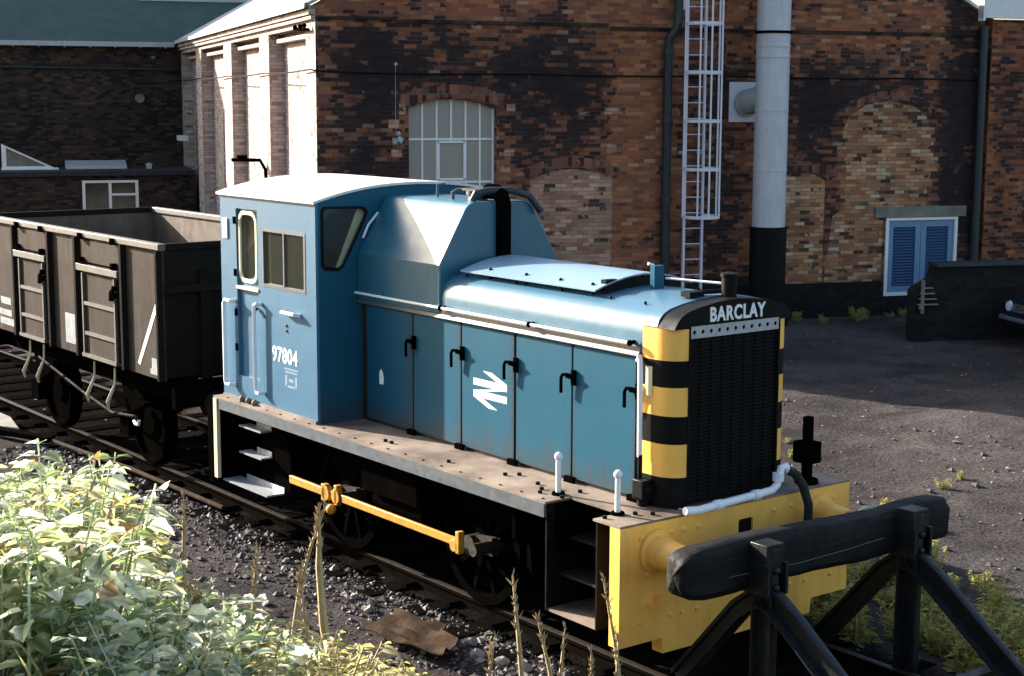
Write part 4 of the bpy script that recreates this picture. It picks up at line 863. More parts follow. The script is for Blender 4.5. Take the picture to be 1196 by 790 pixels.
mb = MB(); mb.box(WL-.15, L0-.03, 17.85, 20.79, 2.02, 2.16); mb.build('annexe_roof', M['flat'], bld)
mb = MB(); mb.plate([(-14.22, .73), (-12.68, .73), (-12.68, 1.89), (-14.22, 1.89)], [[(-14.14, .8), (-13.50, .8), (-13.50, 1.82), (-14.14, 1.82)], [(-13.42, .8), (-12.76, .8), (-12.76, 1.46), (-13.42, 1.46)], [(-13.42, 1.52), (-12.76, 1.52), (-12.76, 1.82), (-13.42, 1.82)]], XZy, 17.96, 18.06)
aw_ = mb.build('annexe_window', M['frame'], bld); mb = MB(); mb.box(-14.2, -12.7, 18.02, 18.025, .75, 1.87); mb.build('pane', M['glass'], aw_)
mb = MB(); mb.box(-14.2, -12.7, 18.5, 18.52, .5, 1.95); mb.build('blind', M['lintel'], aw_)
# rooflights on the annexe: a wedge shaped lantern and a low one
mb = MB(); tri = [(-16.29, 2.20), (-14.91, 2.20), (-16.29, 2.86)]; tri2 = [(-16.21, 2.26), (-15.12, 2.26), (-16.21, 2.78)]
mb.plate(tri, [tri2], XZy, 18.95, 19.0); mb.plate(tri, [], XZy, 19.6, 19.65); mb.box(-16.33, -16.29, 18.95, 19.65, 2.17, 2.88)
mb.box(-16.35, -14.8, 18.9, 19.7, 2.165, 2.2); rl_ = mb.build('wedge_rooflight', M['frame'], bld)
mb = MB(); mb.prism([(-16.27, 2.22), (-15.0, 2.22), (-16.27, 2.83)], XZy, 19.01, 19.59); mb.build('pane', M['lintel'], rl_)
mb = MB(); mb.loft([[(x, 18.85, 2.17), (x, 18.88, 2.26), (x, 19.5, 2.40), (x, 19.5, 2.17)] for x in (-14.6, -12.9)]); mb.build('low_rooflight', M['gutter'], bld, bevel=.01)
mb = MB(); mb.box(-12.35, -12.2, 18.9, 19.1, 2.165, 2.30); mb.lathe([(.001, 2.34), (.1, 2.3), (.1, 2.26)], (-12.27, 19, 0), 'z', 10); mb.build('roof_vent', M['gutter'], bld)
# cable slung along the walls
mb = MB(); pts = []
mb.tube([(L0-.1, y, 4.72 - .03*sin(pi*(y % 5.3)/5.3)) for y in [21*i/40 for i in range(40, -1, -1)]] + [(L0-.08, -.06, 4.7)] + [(L0 + 16*i/24, -.06, 4.68 - .04*i/24 - .02*sin(pi*(i % 6)/6)) for i in range(1, 25)], .016, 5); mb.build('cable', M['black'], bld)

def bpt(x, y, z=0):
    return Vector((AX + x*cos(AZ_) - y*sin(AZ_), AY + x*sin(AZ_) + y*cos(AZ_), z))
# ------------------------------------------------------------------ caged ladder
lad = thing('caged_ladder', 'pale caged ladder fixed up the brick wall between downpipe and flue', 'ladder', bpt(-3.8, 0), AZ_, local=True)
for s in (-1, 1):
    mb = MB(); mb.box(s*.19-.02, s*.19+.02, -.30, -.24, .35, 9.6); mb.build('stile', M['ladder'], lad)
for i in range(31):
    mb = MB(); mb.cyl((-.19, -.27, .55+.3*i), (.19, -.27, .55+.3*i), .011, 6); mb.build('rung', M['ladder'], lad)
for i in range(9):
    z = 2.0+.905*i; mb = MB(); hp_ = [(-.19, -.3), (-.33, -.5), (-.35, -.75), (-.2, -.95), (0, -1.0), (.2, -.95), (.35, -.75), (.33, -.5), (.19, -.3)]
    hp_ = [(-.19, -.3)] + [(.36*cos(R(a)), -.62+.36*sin(R(a))) for a in range(150, 391, 20)] + [(.19, -.3)]
    for (a, b_), (c, d) in zip(hp_, hp_[1:]): mb.bar((a, b_, z), (c, d, z), .008, .06)
    mb.build('cage_hoop', M['ladder'], lad)
for a in (170, 235, 270, 320, 370):
    mb = MB(); x, y = .355*cos(R(a)), -.62+.355*sin(R(a)); mb.box(x-.017, x+.017, y-.006, y+.006, 1.98, 9.4); mb.build('cage_bar', M['ladder'], lad)
mb = MB()
for z in (.8, 3.2, 5.6, 8): mb.box(-.21, -.17, -.26, 0, z-.03, z+.03); mb.box(.17, .21, -.26, 0, z-.03, z+.03)
mb.build('wall_bracket', M['ladder'], lad)
# ------------------------------------------------------------------ flue
fl = thing('boiler_flue', 'tall silver grey flue with black lower section standing before the brick wall', 'flue', bpt(-2.45, -.80), AZ_, local=True)
mb = MB(); mb.lathe([(.335, 1.78), (.318, 1.79), (.318, 10)], (0, 0, 0), 'z', 32); fp = mb.build('upper_pipe', M['galv'], fl)
for z, h, r in ((5.45, .05, .345), (5.2, .03, .33), (5.0, .03, .33), (4.0, .025, .328), (2.87, .025, .328), (7.5, .04, .34)):
    mb = MB(); mb.lathe([(.3, z), (r, z), (r, z+h), (.3, z+h)], (0, 0, 0), 'z', 32); mb.build('band', M['galv'] if h < .05 else M['under'], fp)
mb = MB(); mb.lathe([(.001, -.12), (.42, -.12), (.42, .1), (.352, .12), (.352, 1.80), (.30, 1.80)], (0, 0, 0), 'z', 32); mb.build('lower_pipe', M['black'], fl)
mb = MB(); mb.tube([(-.18, .78, 4.15), (-.14, .45, 4.2), (-.02, .12, 4.32)], .24, 22); mb.tube([(-.17, .72, 4.15), (-.168, .66, 4.155)], .265, 22); mb.build('branch_duct', M['gutter'], fl)
mb = MB(); mb.box(-.52, .10, .765, .795, 3.78, 4.55); mb.build('wall_plate', M['ladder'], fl)
# ------------------------------------------------------------------ dark bunker on the right
bk = thing('brick_bunker', 'low blackened brick bunker with blue grey coping before the louvred shutters', 'bunker', bpt(-.85, -3.5), AZ_ - R(4), local=True)
mb = MB(); mb.prism([(0, -.3), (5.2, -.3), (5.2, 1.22), (.42, 1.22), (.34, 1.0), (.05, .85), (0, .80)], XZy, 0, .3); mb.build('bunker_wall', M['bunk'], bk)
mb = MB(); mb.box(.40, 5.25, -.04, .34, 1.225, 1.30); mb.build('coping', M['dark'], bk, bevel=.01)
mb = MB()
for i in range(4): mb.box(.04+.02*i, .42-.04*i, -.10, -.01, .55+.1*i, .57+.1*i)
mb.box(.10, .14, -.09, -.02, .4, 1.0); mb.ball((.10, -.06, .50), .05, 6); mb.build('old_bracket', M['lintel'], bk)
# ------------------------------------------------------------------ parked car beyond the right edge
car = thing('parked_car', 'dark parked car with its nose beside the blackened bunker at the right edge', 'car', bpt(.62, -4.75, -.1), AZ_ - R(4), local=True)
prof_ = [(.0, .48), (.03, .72), (.25, .82), (1.15, .92), (1.45, .95), (2.05, 1.36), (2.4, 1.42), (3.2, 1.40), (3.85, 1.0), (4.15, .92), (4.2, .5), (4.1, .28), (.1, .28)]
def cw(u, v): return .78 if v < .95 else .78-.34*(v-.95)/.47
mb = MB(); top = [(u, v) for u, v in prof_]
rg = []
for t in (-1, -.94, .94, 1): rg.append([(u + (.04 if abs(t) == 1 else 0)*(1 if u < 2 else -1), t*cw(u, v), v-(.02 if abs(t) == 1 else 0)) for u, v in top])
mb.loft(rg); mb.build('body', M['carpaint'], car, 30, bevel=.03)
for s in (-1, 1):
    mb = MB(); mb.prism([(1.62, .98), (2.1, 1.33), (3.15, 1.34), (3.6, 1.02)], XZy, s*.705, s*.74); mb.build('side_window', M['dark'], car)
    mb = MB(); mb.lathe([(.001, -.03), (.085, -.02), (.1, .02), (.001, .03)], (-.0, s*.56, .66), 'x', 16); mb.build('headlight', M['lamp'], car)
    for x in (.75, 3.4):
        mb = MB(); mb.lathe([(.18, -.09), (.30, -.09), (.31, -.06), (.31, .06), (.30, .09), (.18, .09)], (x, s*.72, .31), 'y', 24, True); t_ = mb.build('wheel', M['tyre'], car)
        mb = MB(); mb.lathe([(.001, -.075), (.18, -.06), (.18, .06), (.001, .075)], (x, s*.72, .31), 'y', 20); mb.build('rim', M['chrome'], t_)
mb = MB(); mb.tube([(.1, -.8, .46), (-.05, -.74, .46), (-.1, -.4, .46), (-.1, .4, .46), (-.05, .74, .46), (.1, .8, .46)], .045, 8); mb.build('bumper', M['valance'], car)
mb = MB(); mb.box(-.02, .01, -.42, .42, .58, .72); mb.build('front_grille', M['chrome'], car)
mb = MB(); mb.prism([(-.6, 0), (.6, 0), (.5, .5), (-.5, .5)], lambda u, v, t: (1.47+v*1.05+t, u, .975+v*.72), 0, .01); mb.build('windscreen', M['dark'], car)
# ------------------------------------------------------------------ things lying beside the track
mb = MB(); mb.tube([(-10.9, -1.22, -.03), (-8.7, -1.08, -.02), (-6.55, -1.0, -.05)], .026, 8); p_ = mb.build('ground_pipe', M['rust'], bevel=0)
tag(p_, 'thin rusty pipe lying on the cinders beside the track', 'pipe')
mb = MB(); mb.prism([(-13.6, -1.9), (-12.1, -1.55), (-11.6, -1.3), (-12.4, -1.12), (-14.2, -1.15), (-15.6, -1.25), (-15.2, -1.8)], lambda u, v, t: (u, v, t), -.12, .0)
tag(mb.build('concrete_slab', M['concrete'], bevel=.02), 'flat worn concrete slab on the ground beside the track by the wagon', 'slab')
mb = MB(); mb.bar((-12.75, -1.85, -.02), (-10.75, -1.22, -.02), .14, .07); tag(mb.build('timber_baulk', M['sleeper'], bevel=.01), 'dark timber baulk lying along the concrete slab edge', 'timber')
mb = MB()
nx, ny = 14, 8; rs = random.Random(6); G = []
for i in range(nx+1):
    col_ = []
    for j in range(ny+1):
        u, v = i/nx-.5, j/ny-.5
        u2 = u*(1-.12*(j/ny)) + (.03*noise.noise((v*9, 1, 0)) if i in (0, nx) else 0); v2 = v*(1+.25*noise.noise((u*4, 0, 3)))
        if i > nx-4 and j > ny-3: u2 -= .06*(i-nx+4)
        col_.append(Vector((-1.95+u2*1.0-v2*.25, -1.66+v2*.46+u2*.12, -.02 + .06*noise.noise((u*4, v*4, 2)) + .09*max(0, u)**1.5 + .05*abs(v) + .012*sin(v*30))))
    G.append(col_)
T = [[mb.bm.verts.new(p) for p in c_] for c_ in G]; Bt = [[mb.bm.verts.new(p - Vector((0, 0, .012))) for p in c_] for c_ in G]
for i in range(nx):
    for j in range(ny):
        mb.face([T[i][j], T[i+1][j], T[i+1][j+1], T[i][j+1]]); mb.face([Bt[i][j], Bt[i][j+1], Bt[i+1][j+1], Bt[i+1][j]])
for i in range(nx): mb.face([T[i][0], Bt[i][0], Bt[i+1][0], T[i+1][0]]); mb.face([T[i][ny], T[i+1][ny], Bt[i+1][ny], Bt[i][ny]])
for j in range(ny): mb.face([T[0][j], T[0][j+1], Bt[0][j+1], Bt[0][j]]); mb.face([T[nx][j], Bt[nx][j], Bt[nx][j+1], T[nx][j+1]])
tag(mb.build('rusty_sheet', M['rust'], ) , 'crumpled rusty brown metal sheet lying among rubble near the front wheel', 'metal sheet')
# rubble: shared rock shapes, each larger stone a thing of its own
def rock(seed, r):
    rr = random.Random(seed); mb = MB(); bmesh.ops.create_icosphere(mb.bm, subdivisions=2, radius=r)
    for v in mb.bm.verts:
        k = .75 + .5*noise.noise(v.co/r*1.1 + Vector((seed*3.7, 0, 0))); v.co *= k; v.co.z *= .6
    return mb
protos = []
for i in range(5):
    o = rock(i+2, .075).build('rubble_stone', M['stone'], angle=25); protos.append(o)
spots = [(-1.45, -1.42, 1.2), (-1.2, -1.35, 1.0), (-.98, -1.32, 1.3), (-.8, -1.45, .9), (-2.9, -1.5, 1.0), (-2.6, -1.38, .8), (-1.7, -1.3, 1.1), (-.4, -1.55, 1.1), (-3.3, -1.4, .8), (-4.6, -1.35, .7), (-5.6, -1.3, .9), (-.1, -1.4, .9), (.3, -1.6, 1.0), (-2.2, -2.05, .8), (-6.9, -1.35, .8), (-7.6, -1.5, .7), (-1.0, -1.75, .8), (-3.6, -2.1, .7)]
for i, (x, y, k) in enumerate(spots):
    o = protos[i] if i < 5 else protos[i % 5].copy()
    if i >= 5: C.objects.link(o)
    o.location = (x, y, terrain(x, y)+.025*k); o.rotation_euler = (random.uniform(-.4, .4), random.uniform(-.4, .4), random.uniform(0, 6)); o.scale = (k, k*random.uniform(.7, 1.1), k)
    tag(o, 'pale lump of broken stone lying beside the running rail', 'stone', 'pale stones along the rail')
# small ballast and cinders, one mass
mb = MB()
rr = random.Random(4)
def pebble(x, y, r, z):
    c = Vector((x, y, z)); a = rr.uniform(0, 6.28)
    P = [c + Vector((r*cos(a+k*1.57)*rr.uniform(.7, 1.2), r*sin(a+k*1.57)*rr.uniform(.7, 1.2), rr.uniform(-.2, .2)*r)) for k in range(4)]
    t, b_ = mb.bm.verts.new(c + Vector((0, 0, r*rr.uniform(.4, .8)))), mb.bm.verts.new(c - Vector((0, 0, r*.6))); v = mb.pts(P)
    for k in range(4): mb.face([v[k], v[(k+1) % 4], t]); mb.face([v[(k+1) % 4], v[k], b_])
for i in range(9500):
    if i < 6600: x, y = rr.uniform(-11, 2.2), -.9 - abs(rr.gauss(0, .62)); 
    elif i < 8000: x, y = rr.uniform(-10, 2.4), rr.uniform(-.66, .66)
    else: x, y = rr.uniform(-9, 5), rr.uniform(1.0, 9)
    r = min(.06, rr.lognormvariate(-4.15, .52))
    mb.mi = 2 if abs(y) < 1.0 else (1 if rr.random() < .16 else 0)
    pebble(x, y, r, terrain(x, y) + r*.25)
tag(mb.build('ballast', [M['grit'], M['stone'], M['oilgrit']], normals=True, merge=1e-7), 'loose dark ballast and cinders round the track', kind='stuff')

# ------------------------------------------------------------------ plants
def leafmat(name, c1, c2, c3, trans=.35, rough=.42, spec=.5):
    m, nt, n, L, b = newmat(name)
    g = N(nt, 'ShaderNodeNewGeometry'); oi = N(nt, 'ShaderNodeObjectInfo')
    wn = N(nt, 'ShaderNodeMath', operation='FRACT'); a = math_(nt, 'ADD', g.outputs['Random Per Island'], math_(nt, 'MULTIPLY', oi.outputs['Random'], .45)); L.new(a, wn.inputs[0])
    c = ramp(nt, wn.outputs[0], [(0, c1), (.18, c1), (.42, c2), (.62, c2), (.8, c3), (.93, c1), (.95, (.30, .20, .09)), (1, (.24, .15, .07))])
    v = N(nt, 'ShaderNodeTexCoord').outputs['Object']
    c = mixc(nt, 1, c, ramp(nt, noise_(nt, v, 30, 3), [(.3, .75), (.7, 1.2)]), 'MULTIPLY')
    L.new(c, b.inputs['Base Color']); b.inputs['Roughness'].default_value = rough; b.inputs['Specular IOR Level'].default_value = spec
    t = N(nt, 'ShaderNodeBsdfTranslucent'); L.new(mixc(nt, 1, c, (1.15, 1.15, .78), 'MULTIPLY'), t.inputs['Color'])
    mx = N(nt, 'ShaderNodeMixShader'); mx.inputs[0].default_value = trans; L.new(b.outputs[0], mx.inputs[1]); L.new(t.outputs[0], mx.inputs[2]); L.new(mx.outputs[0], n['Material Output'].inputs[0]); return m
ML = leafmat('broad_leaf', (.20, .27, .14), (.78, .82, .75), (.58, .62, .42), .5, .42)
MY = leafmat('yellowing_leaf', (.48, .45, .17), (.70, .62, .34), (.24, .28, .10), .48, .5)
MW = leafmat('weed_leaf', (.34, .36, .07), (.48, .45, .12), (.2, .26, .06), .4, .5)
def leaf(mb, base, d, up, ln, wd, fold=.25, droop=.3, n=4):
    """one pointed leaf with a folded midrib, growing from base along d"""
    d = d.normalized(); w = d.cross(up).normalized(); u = w.cross(d).normalized()
    mid, lf, rt = [], [], []
    for i in range(n+1):
        t = i/n; p = base + d*(ln*t) - u*(droop*ln*t*t); ww = wd*.5*(sin(pi*min(1, t**.75*1.0))**.8*(1 if n < 5 or i % 2 else .8) if 0 < t < 1 else 0)
        mid.append(mb.bm.verts.new(p)); lf.append(mb.bm.verts.new(p - w*ww + u*ww*fold) if 0 < i < n else None); rt.append(mb.bm.verts.new(p + w*ww + u*ww*fold) if 0 < i < n else None)
    for i in range(n):
        for sd in (lf, rt):
            q = [mid[i], mid[i+1]] + [v for v in (sd[i+1], sd[i]) if v is not None]
            if len(q) > 2: mb.face(q)
def weed(seed, h, kind, leaf_ln, nst, mat, name):
    r = random.Random(seed)
    root = bpy.data.objects.new(name, None); C.objects.link(root); root.empty_display_size = .1; wl[root] = Vector((0, 0, 0))
    lm, sm_ = MB(), MB(); lm.sm = True
    for s in range(nst):
        a = r.uniform(0, 6.28); lean = r.uniform(.08, .45)*h; hh = h*r.uniform(.65, 1.05)
        b0 = Vector((r.uniform(-.08, .08), r.uniform(-.08, .08), -.03)); tip = b0 + Vector((cos(a)*lean, sin(a)*lean, hh))
        path = [b0.lerp(tip, t) + Vector((cos(a), sin(a), 0))*lean*.35*(t*t-t) for t in (0, .3, .6, 1)]
        sm_.tube(path, [.007, .006, .005, .003], 5)
        nl = int(hh/(.046 if kind == 'broad' else .034))
        for i in range(nl):
            t = .12 + .88*(i+.5)/nl; p = b0.lerp(tip, t) + Vector((cos(a), sin(a), 0))*lean*.35*(t*t-t); ph = i*2.4 + r.uniform(-.5, .5)
            for k in range(2 if kind == 'broad' else 3):
                pa = ph + k*(pi if kind == 'broad' else 2.1); el = r.uniform(-.1, .45); d = Vector((cos(pa)*cos(el), sin(pa)*cos(el), sin(el)))
                sc = leaf_ln*r.uniform(.4, 1.25)*(1.05-.35*t)
                st_ = p + d*sc*.25
                leaf(lm, st_, d, Vector((-.4+r.uniform(-.45, .45), -.4+r.uniform(-.45, .45), .75)), sc, sc*r.uniform(.7, .95)*(1 if kind == 'broad' else .5), r.uniform(.05, .4), r.uniform(.1, .6), 6 if kind == 'broad' else 4)
                sm_.bar(p, st_, .003, .003)
    fo = lm.build('foliage', mat, root, 180, normals=False, merge=1e-7); stt = sm_.build('stem', M['stalk'] if kind != 'broad' else ML, root, merge=1e-7)
    return root
kinds = {}
def plant(key, make, x, y, h, label, cat, group, h0):
    if key not in kinds: o = make(); kinds[key] = o
    else: o = copy_tree(kinds[key])
    o.location = (x, y, terrain(x, y)-.02); k = h/h0; kk = min(1.35, k**.75); o.scale = (kk, kk, k); o.rotation_euler = (random.uniform(-.1, .1), random.uniform(-.1, .1), random.uniform(-.6, .6))
    tag(o, label, cat, group)
BANK = [(2.39, -6.81, 0.39), (0.72, -6.31, 0.44), (3.19, -7.05, 0.32), (0.42, -6.2, 0.44), (3.52, -7.1, 0.43), (1.22, -6.4, 0.4), (-0.2, -5.96, 0.36), (-1.36, -5.56, 0.46), (4.04, -7.23, 0.41), (2.76, -6.79, 0.57), (3.07, -6.88, 0.39), (1.02, -6.22, 0.51), (3.35, -6.96, 0.46), (0.23, -5.95, 0.37), (2.42, -6.64, 0.53), (1.94, -6.48, 0.58), (2.2, -6.57, 0.33), (1.41, -6.31, 0.39), (-1.49, -5.36, 0.35), (1.65, -6.37, 0.28), (0.55, -5.95, 0.28), (0.01, -5.75, 0.49), (1.14, -6.13, 0.45), (3.81, -7.03, 0.51), (1.8, -6.33, 0.55), (-0.72, -5.46, 0.32), (-0.95, -5.37, 0.46), (2.54, -6.55, 0.49), (2.06, -6.37, 0.38), (0.75, -5.89, 0.6), (-1.41, -5.09, 0.3), (-0.27, -5.48, 0.66), (0.94, -5.9, 0.35), (3.58, -6.85, 0.39), (3.11, -6.68, 0.31), (-0.84, -5.22, 0.44), (3.27, -6.7, 0.47), (1.86, -6.13, 0.71), (0.33, -5.54, 0.49), (1.5, -5.97, 0.67), (0.59, -5.63, 0.47), (3.98, -6.9, 0.61), (-0.28, -5.28, 0.4), (0.06, -5.39, 0.57), (0.95, -5.72, 0.67), (-1.32, -4.85, 0.48), (2.79, -6.42, 0.39), (-1.09, -4.9, 0.8), (2.48, -6.27, 0.72), (1.23, -5.77, 0.34), (-1.41, -4.71, 0.72), (-0.54, -5.05, 0.36), (3.84, -6.76, 0.71), (3.01, -6.42, 0.47), (1.77, -5.91, 0.71), (1.13, -5.65, 0.51), (-1.2, -4.7, 0.89), (3.56, -6.63, 0.34), (2.02, -6.0, 0.3), (1.41, -5.72, 0.39), (-0.95, -4.72, 0.95), (0.42, -5.29, 0.81), (3.72, -6.64, 0.72), (0.81, -5.41, 0.92), (-0.63, -4.78, 0.85), (-0.03, -5.02, 0.79), (-0.18, -4.95, 0.7), (-1.23, -4.52, 0.5), (-0.48, -4.83, 0.35), (0.24, -5.1, 0.92), (-0.75, -4.68, 0.59), (3.36, -6.43, 0.56), (1.05, -5.44, 0.73), (1.64, -5.68, 0.72), (2.51, -6.05, 0.62), (0.83, -5.26, 0.59), (4.26, -6.77, 0.48), (2.84, -6.14, 0.5), (1.51, -5.53, 0.51), (3.07, -6.21, 0.48), (1.27, -5.36, 0.48), (1.68, -5.53, 0.39), (-1.12, -4.22, 0.63), (2.75, -6.0, 0.33), (-0.28, -4.6, 0.58), (4.08, -6.57, 0.44), (0.28, -4.78, 0.49), (3.67, -6.37, 0.53), (3.02, -6.05, 0.3), (0.87, -4.99, 0.52), (1.17, -5.13, 0.48), (2.24, -5.6, 0.32), (1.73, -5.34, 0.3), (1.02, -4.95, 0.4), (3.96, -6.4, 0.44), (2.2, -5.5, 0.25), (3.79, -6.29, 0.47), (4.38, -6.57, 0.39), (1.32, -5.03, 0.34), (2.71, -5.73, 0.27), (0.01, -4.37, 0.26), (2.18, -5.46, 0.28), (0.34, -4.53, 0.29), (2.7, -5.69, 0.46), (3.19, -5.93, 0.37), (2.23, -5.44, 0.42), (2.49, -5.57, 0.41), (0.85, -4.72, 0.29), (-0.2, -4.18, 0.32), (1.61, -5.09, 0.41), (0.41, -4.48, 0.28), (0.87, -4.7, 0.38), (2.58, -5.58, 0.3), (4.21, -6.42, 0.43), (2.8, -5.68, 0.51), (4.12, -6.36, 0.55), (3.09, -5.83, 0.3), (2.74, -5.64, 0.47), (2.93, -5.73, 0.53), (0.08, -4.25, 0.29), (4.04, -6.31, 0.49), (0.3, -4.35, 0.38), (3.4, -5.98, 0.26), (1.25, -4.84, 0.53), (-0.72, -3.79, 0.45), (4.02, -6.29, 0.44), (3.38, -5.95, 0.25), (2.86, -5.67, 0.21), (0.19, -4.27, 0.24), (1.42, -4.89, 0.47), (3.97, -6.23, 0.48), (2.97, -5.7, 0.29), (0.52, -4.4, 0.24), (3.48, -5.97, 0.33), (0.89, -4.57, 0.33), (0.95, -4.6, 0.31), (1.27, -4.76, 0.37), (3.77, -6.1, 0.49), (1.12, -4.68, 0.27), (1.62, -4.95, 0.39), (2.12, -5.21, 0.53), (0.29, -4.24, 0.35), (3.45, -5.93, 0.38), (0.76, -4.48, 0.26), (1.84, -5.04, 0.29), (4.22, -6.33, 0.43), (3.99, -6.2, 0.36), (1.1, -4.63, 0.41), (2.47, -5.37, 0.46), (1.84, -5.03, 0.44), (0.61, -4.35, 0.34), (0.19, -4.11, 0.53), (3.2, -5.76, 0.42), (0.94, -4.52, 0.3), (1.74, -4.94, 0.52), (0.84, -4.45, 0.47), (2.51, -5.37, 0.27), (2.97, -5.61, 0.32), (3.1, -5.66, 0.35), (2.03, -5.08, 0.24), (1.46, -4.76, 0.4), (3.13, -5.67, 0.33), (2.73, -5.45, 0.47), (1.24, -4.62, 0.37), (2.35, -5.24, 0.28), (2.2, -5.15, 0.26), (4.43, -6.39, 0.52), (1.52, -4.77, 0.5), (1.41, -4.71, 0.5), (1.94, -5.0, 0.47), (0.32, -4.1, 0.32), (2.1, -5.08, 0.41), (2.98, -5.55, 0.32), (3.51, -5.84, 0.4), (1.87, -4.92, 0.47), (3.34, -5.74, 0.38), (4.17, -6.2, 0.39), (1.52, -4.71, 0.43), (0.34, -4.01, 0.47), (0.1, -3.88, 0.42), (2.43, -5.2, 0.39), (1.69, -4.78, 0.3), (1.54, -4.68, 0.29), (4.31, -6.26, 0.53), (4.57, -6.41, 0.49), (0.46, -4.05, 0.5), (1.19, -4.47, 0.26), (2.14, -5.01, 0.39), (0.67, -4.17, 0.47), (1.18, -4.46, 0.3), (1.12, -4.4, 0.3), (4.51, -6.35, 0.58), (4.33, -6.24, 0.32), (2.32, -5.08, 0.38), (0.63, -4.1, 0.42), (1.58, -4.65, 0.51), (0.69, -4.13, 0.4), (3.0, -5.47, 0.43), (2.88, -5.38, 0.55), (3.81, -5.93, 0.43), (2.54, -5.18, 0.41), (2.93, -5.4, 0.56), (3.7, -5.85, 0.39), (1.44, -4.53, 0.6), (1.48, -4.55, 0.56), (0.37, -3.9, 0.47), (2.52, -5.15, 0.45), (3.86, -5.93, 0.58), (3.88, -5.92, 0.47), (4.45, -6.26, 0.53), (1.57, -4.55, 0.39), (1.79, -4.68, 0.36), (1.37, -4.43, 0.4), (1.35, -4.41, 0.43), (1.43, -4.45, 0.45), (3.79, -5.85, 0.53), (4.09, -6.03, 0.48), (3.3, -5.53, 0.56), (0.68, -3.96, 0.42), (0.05, -3.57, 0.5), (1.61, -4.5, 0.58), (2.94, -5.31, 0.47), (1.82, -4.62, 0.5), (0.66, -3.9, 0.47), (0.89, -4.04, 0.4), (-0.34, -3.26, 0.37), (3.71, -5.73, 0.38), (3.51, -5.6, 0.51), (2.21, -4.8, 0.52), (0.41, -3.68, 0.5), (1.52, -4.34, 0.33), (1.28, -4.18, 0.55), (2.63, -5.01, 0.54), (0.56, -3.72, 0.51), (1.12, -4.06, 0.38), (1.87, -4.52, 0.53), (2.25, -4.75, 0.44), (3.04, -5.23, 0.33), (1.72, -4.41, 0.38), (1.96, -4.53, 0.52), (0.91, -3.87, 0.51), (2.03, -4.58, 0.37), (0.99, -3.91, 0.62), (3.69, -5.62, 0.48), (0.72, -3.72, 0.29), (2.57, -4.88, 0.42), (3.48, -5.45, 0.49), (4.09, -5.83, 0.52), (4.62, -6.17, 0.6), (3.53, -5.44, 0.56), (-0.42, -2.88, 0.49), (4.18, -5.85, 0.53), (2.85, -4.97, 0.56), (2.3, -4.59, 0.55), (3.2, -5.16, 0.6), (1.46, -4.01, 0.4), (1.33, -3.91, 0.36), (2.01, -4.36, 0.62), (0.8, -3.54, 0.33), (3.63, -5.42, 0.56), (2.2, -4.45, 0.56), (0.96, -3.62, 0.5), (3.04, -5.01, 0.61), (2.69, -4.74, 0.5), (-0.01, -2.84, 0.53), (-0.17, -2.72, 0.33), (1.12, -3.51, 0.64), (1.94, -4.08, 0.59), (3.6, -5.24, 0.6), (0.31, -2.86, 0.42)]
for i, (x, y, h) in enumerate(BANK):
    rightness = (x*.6067 + y*.7949)          # how far along the bank towards the buffer stop
    yel = random.random() < (.22 if i < 150 and not (y > -5.0 and x > -.2) else .8)
    q = i % 4
    if yel: plant('y%d' % q, lambda: weed(50+q, .5, 'fine', .075, 10, MY, 'yellowing_weed'), x, y, h, 'yellowing small leaved weed on the bank in the foreground', 'weed', 'yellowing weeds on the bank', .5)
    else: plant('b%d' % q, lambda: weed(20+q, .65, 'broad', .108, 7, ML, 'leafy_weed'), x, y, h*1.04, 'broad leaved pale green weed on the bank in the foreground', 'weed', 'broad leaved weeds on the bank', .65)
r2 = random.Random(8)
YARD = [(-3.6, 2.75, .5), (-3.2, 2.9, .6), (-3.3, 3.2, .45), (-2.9, 2.6, .5), (-2.4, 3.0, .35)]
for i in range(64):
    x, y = r2.uniform(-1.2, 3.2), r2.uniform(1.25, 3.4)
    YARD.append((x, y, r2.uniform(.18, .5)*(1.15-.18*(y-1.2))))
for i in range(16): YARD.append((r2.uniform(-6, 2.5), r2.uniform(3.2, 7.5), r2.uniform(.06, .16)))
for i in range(26):
    q = bpt(r2.uniform(-4, 2.6), -r2.uniform(.15, .9)); YARD.append((q.x, q.y, r2.uniform(.12, .3)))
for i in range(30): YARD.append((r2.uniform(-5.5, -.5), 2.0 + abs(r2.gauss(0, .5)), r2.uniform(.08, .3)))
for i, (x, y, h) in enumerate(YARD):
    q = i % 3
    plant('w%d' % q, lambda: weed(80+q, .4, 'fine', .085, 10, MW, 'yard_weed'), x, y, h, 'low yellow green weed growing in the yard beyond the track', 'weed', 'low weeds in the yard', .4)
# dry grass stalks with seed heads
def stalk(x, y, z, tx, ty, tz, seed, thick):
    r = random.Random(seed); b0, tip = Vector((0, 0, -.05)), Vector((tx-x, ty-y, tz-z)); mb = MB()
    side = Vector((r.uniform(-1, 1), r.uniform(-1, 1), 0))*.13
    P = [b0.lerp(tip, t) + side*(t*t-t)*4*.6 for t in (0, .2, .4, .6, .8, 1)]
    mb.tube(P, [.006*thick, .006*thick, .0055*thick, .005*thick, .004*thick, .002], 6)
    o = mb.build('grass_stalk', M['stalk'])
    m2 = MB()
    for i in range(70 if thick > 1 else 40):
        t = r.uniform(.55, 1); p = b0.lerp(tip, t) + side*(t*t-t)*2.4; d = Vector((r.uniform(-1, 1), r.uniform(-1, 1), 1.6)); leaf(m2, p, d, Vector((1, .3, 0)), r.uniform(.025, .06), .012, .2, .1, 3)
    hd_ = m2.build('seed_head', M['stalk'], o, merge=1e-7); o.location = (x, y, z)
    return o
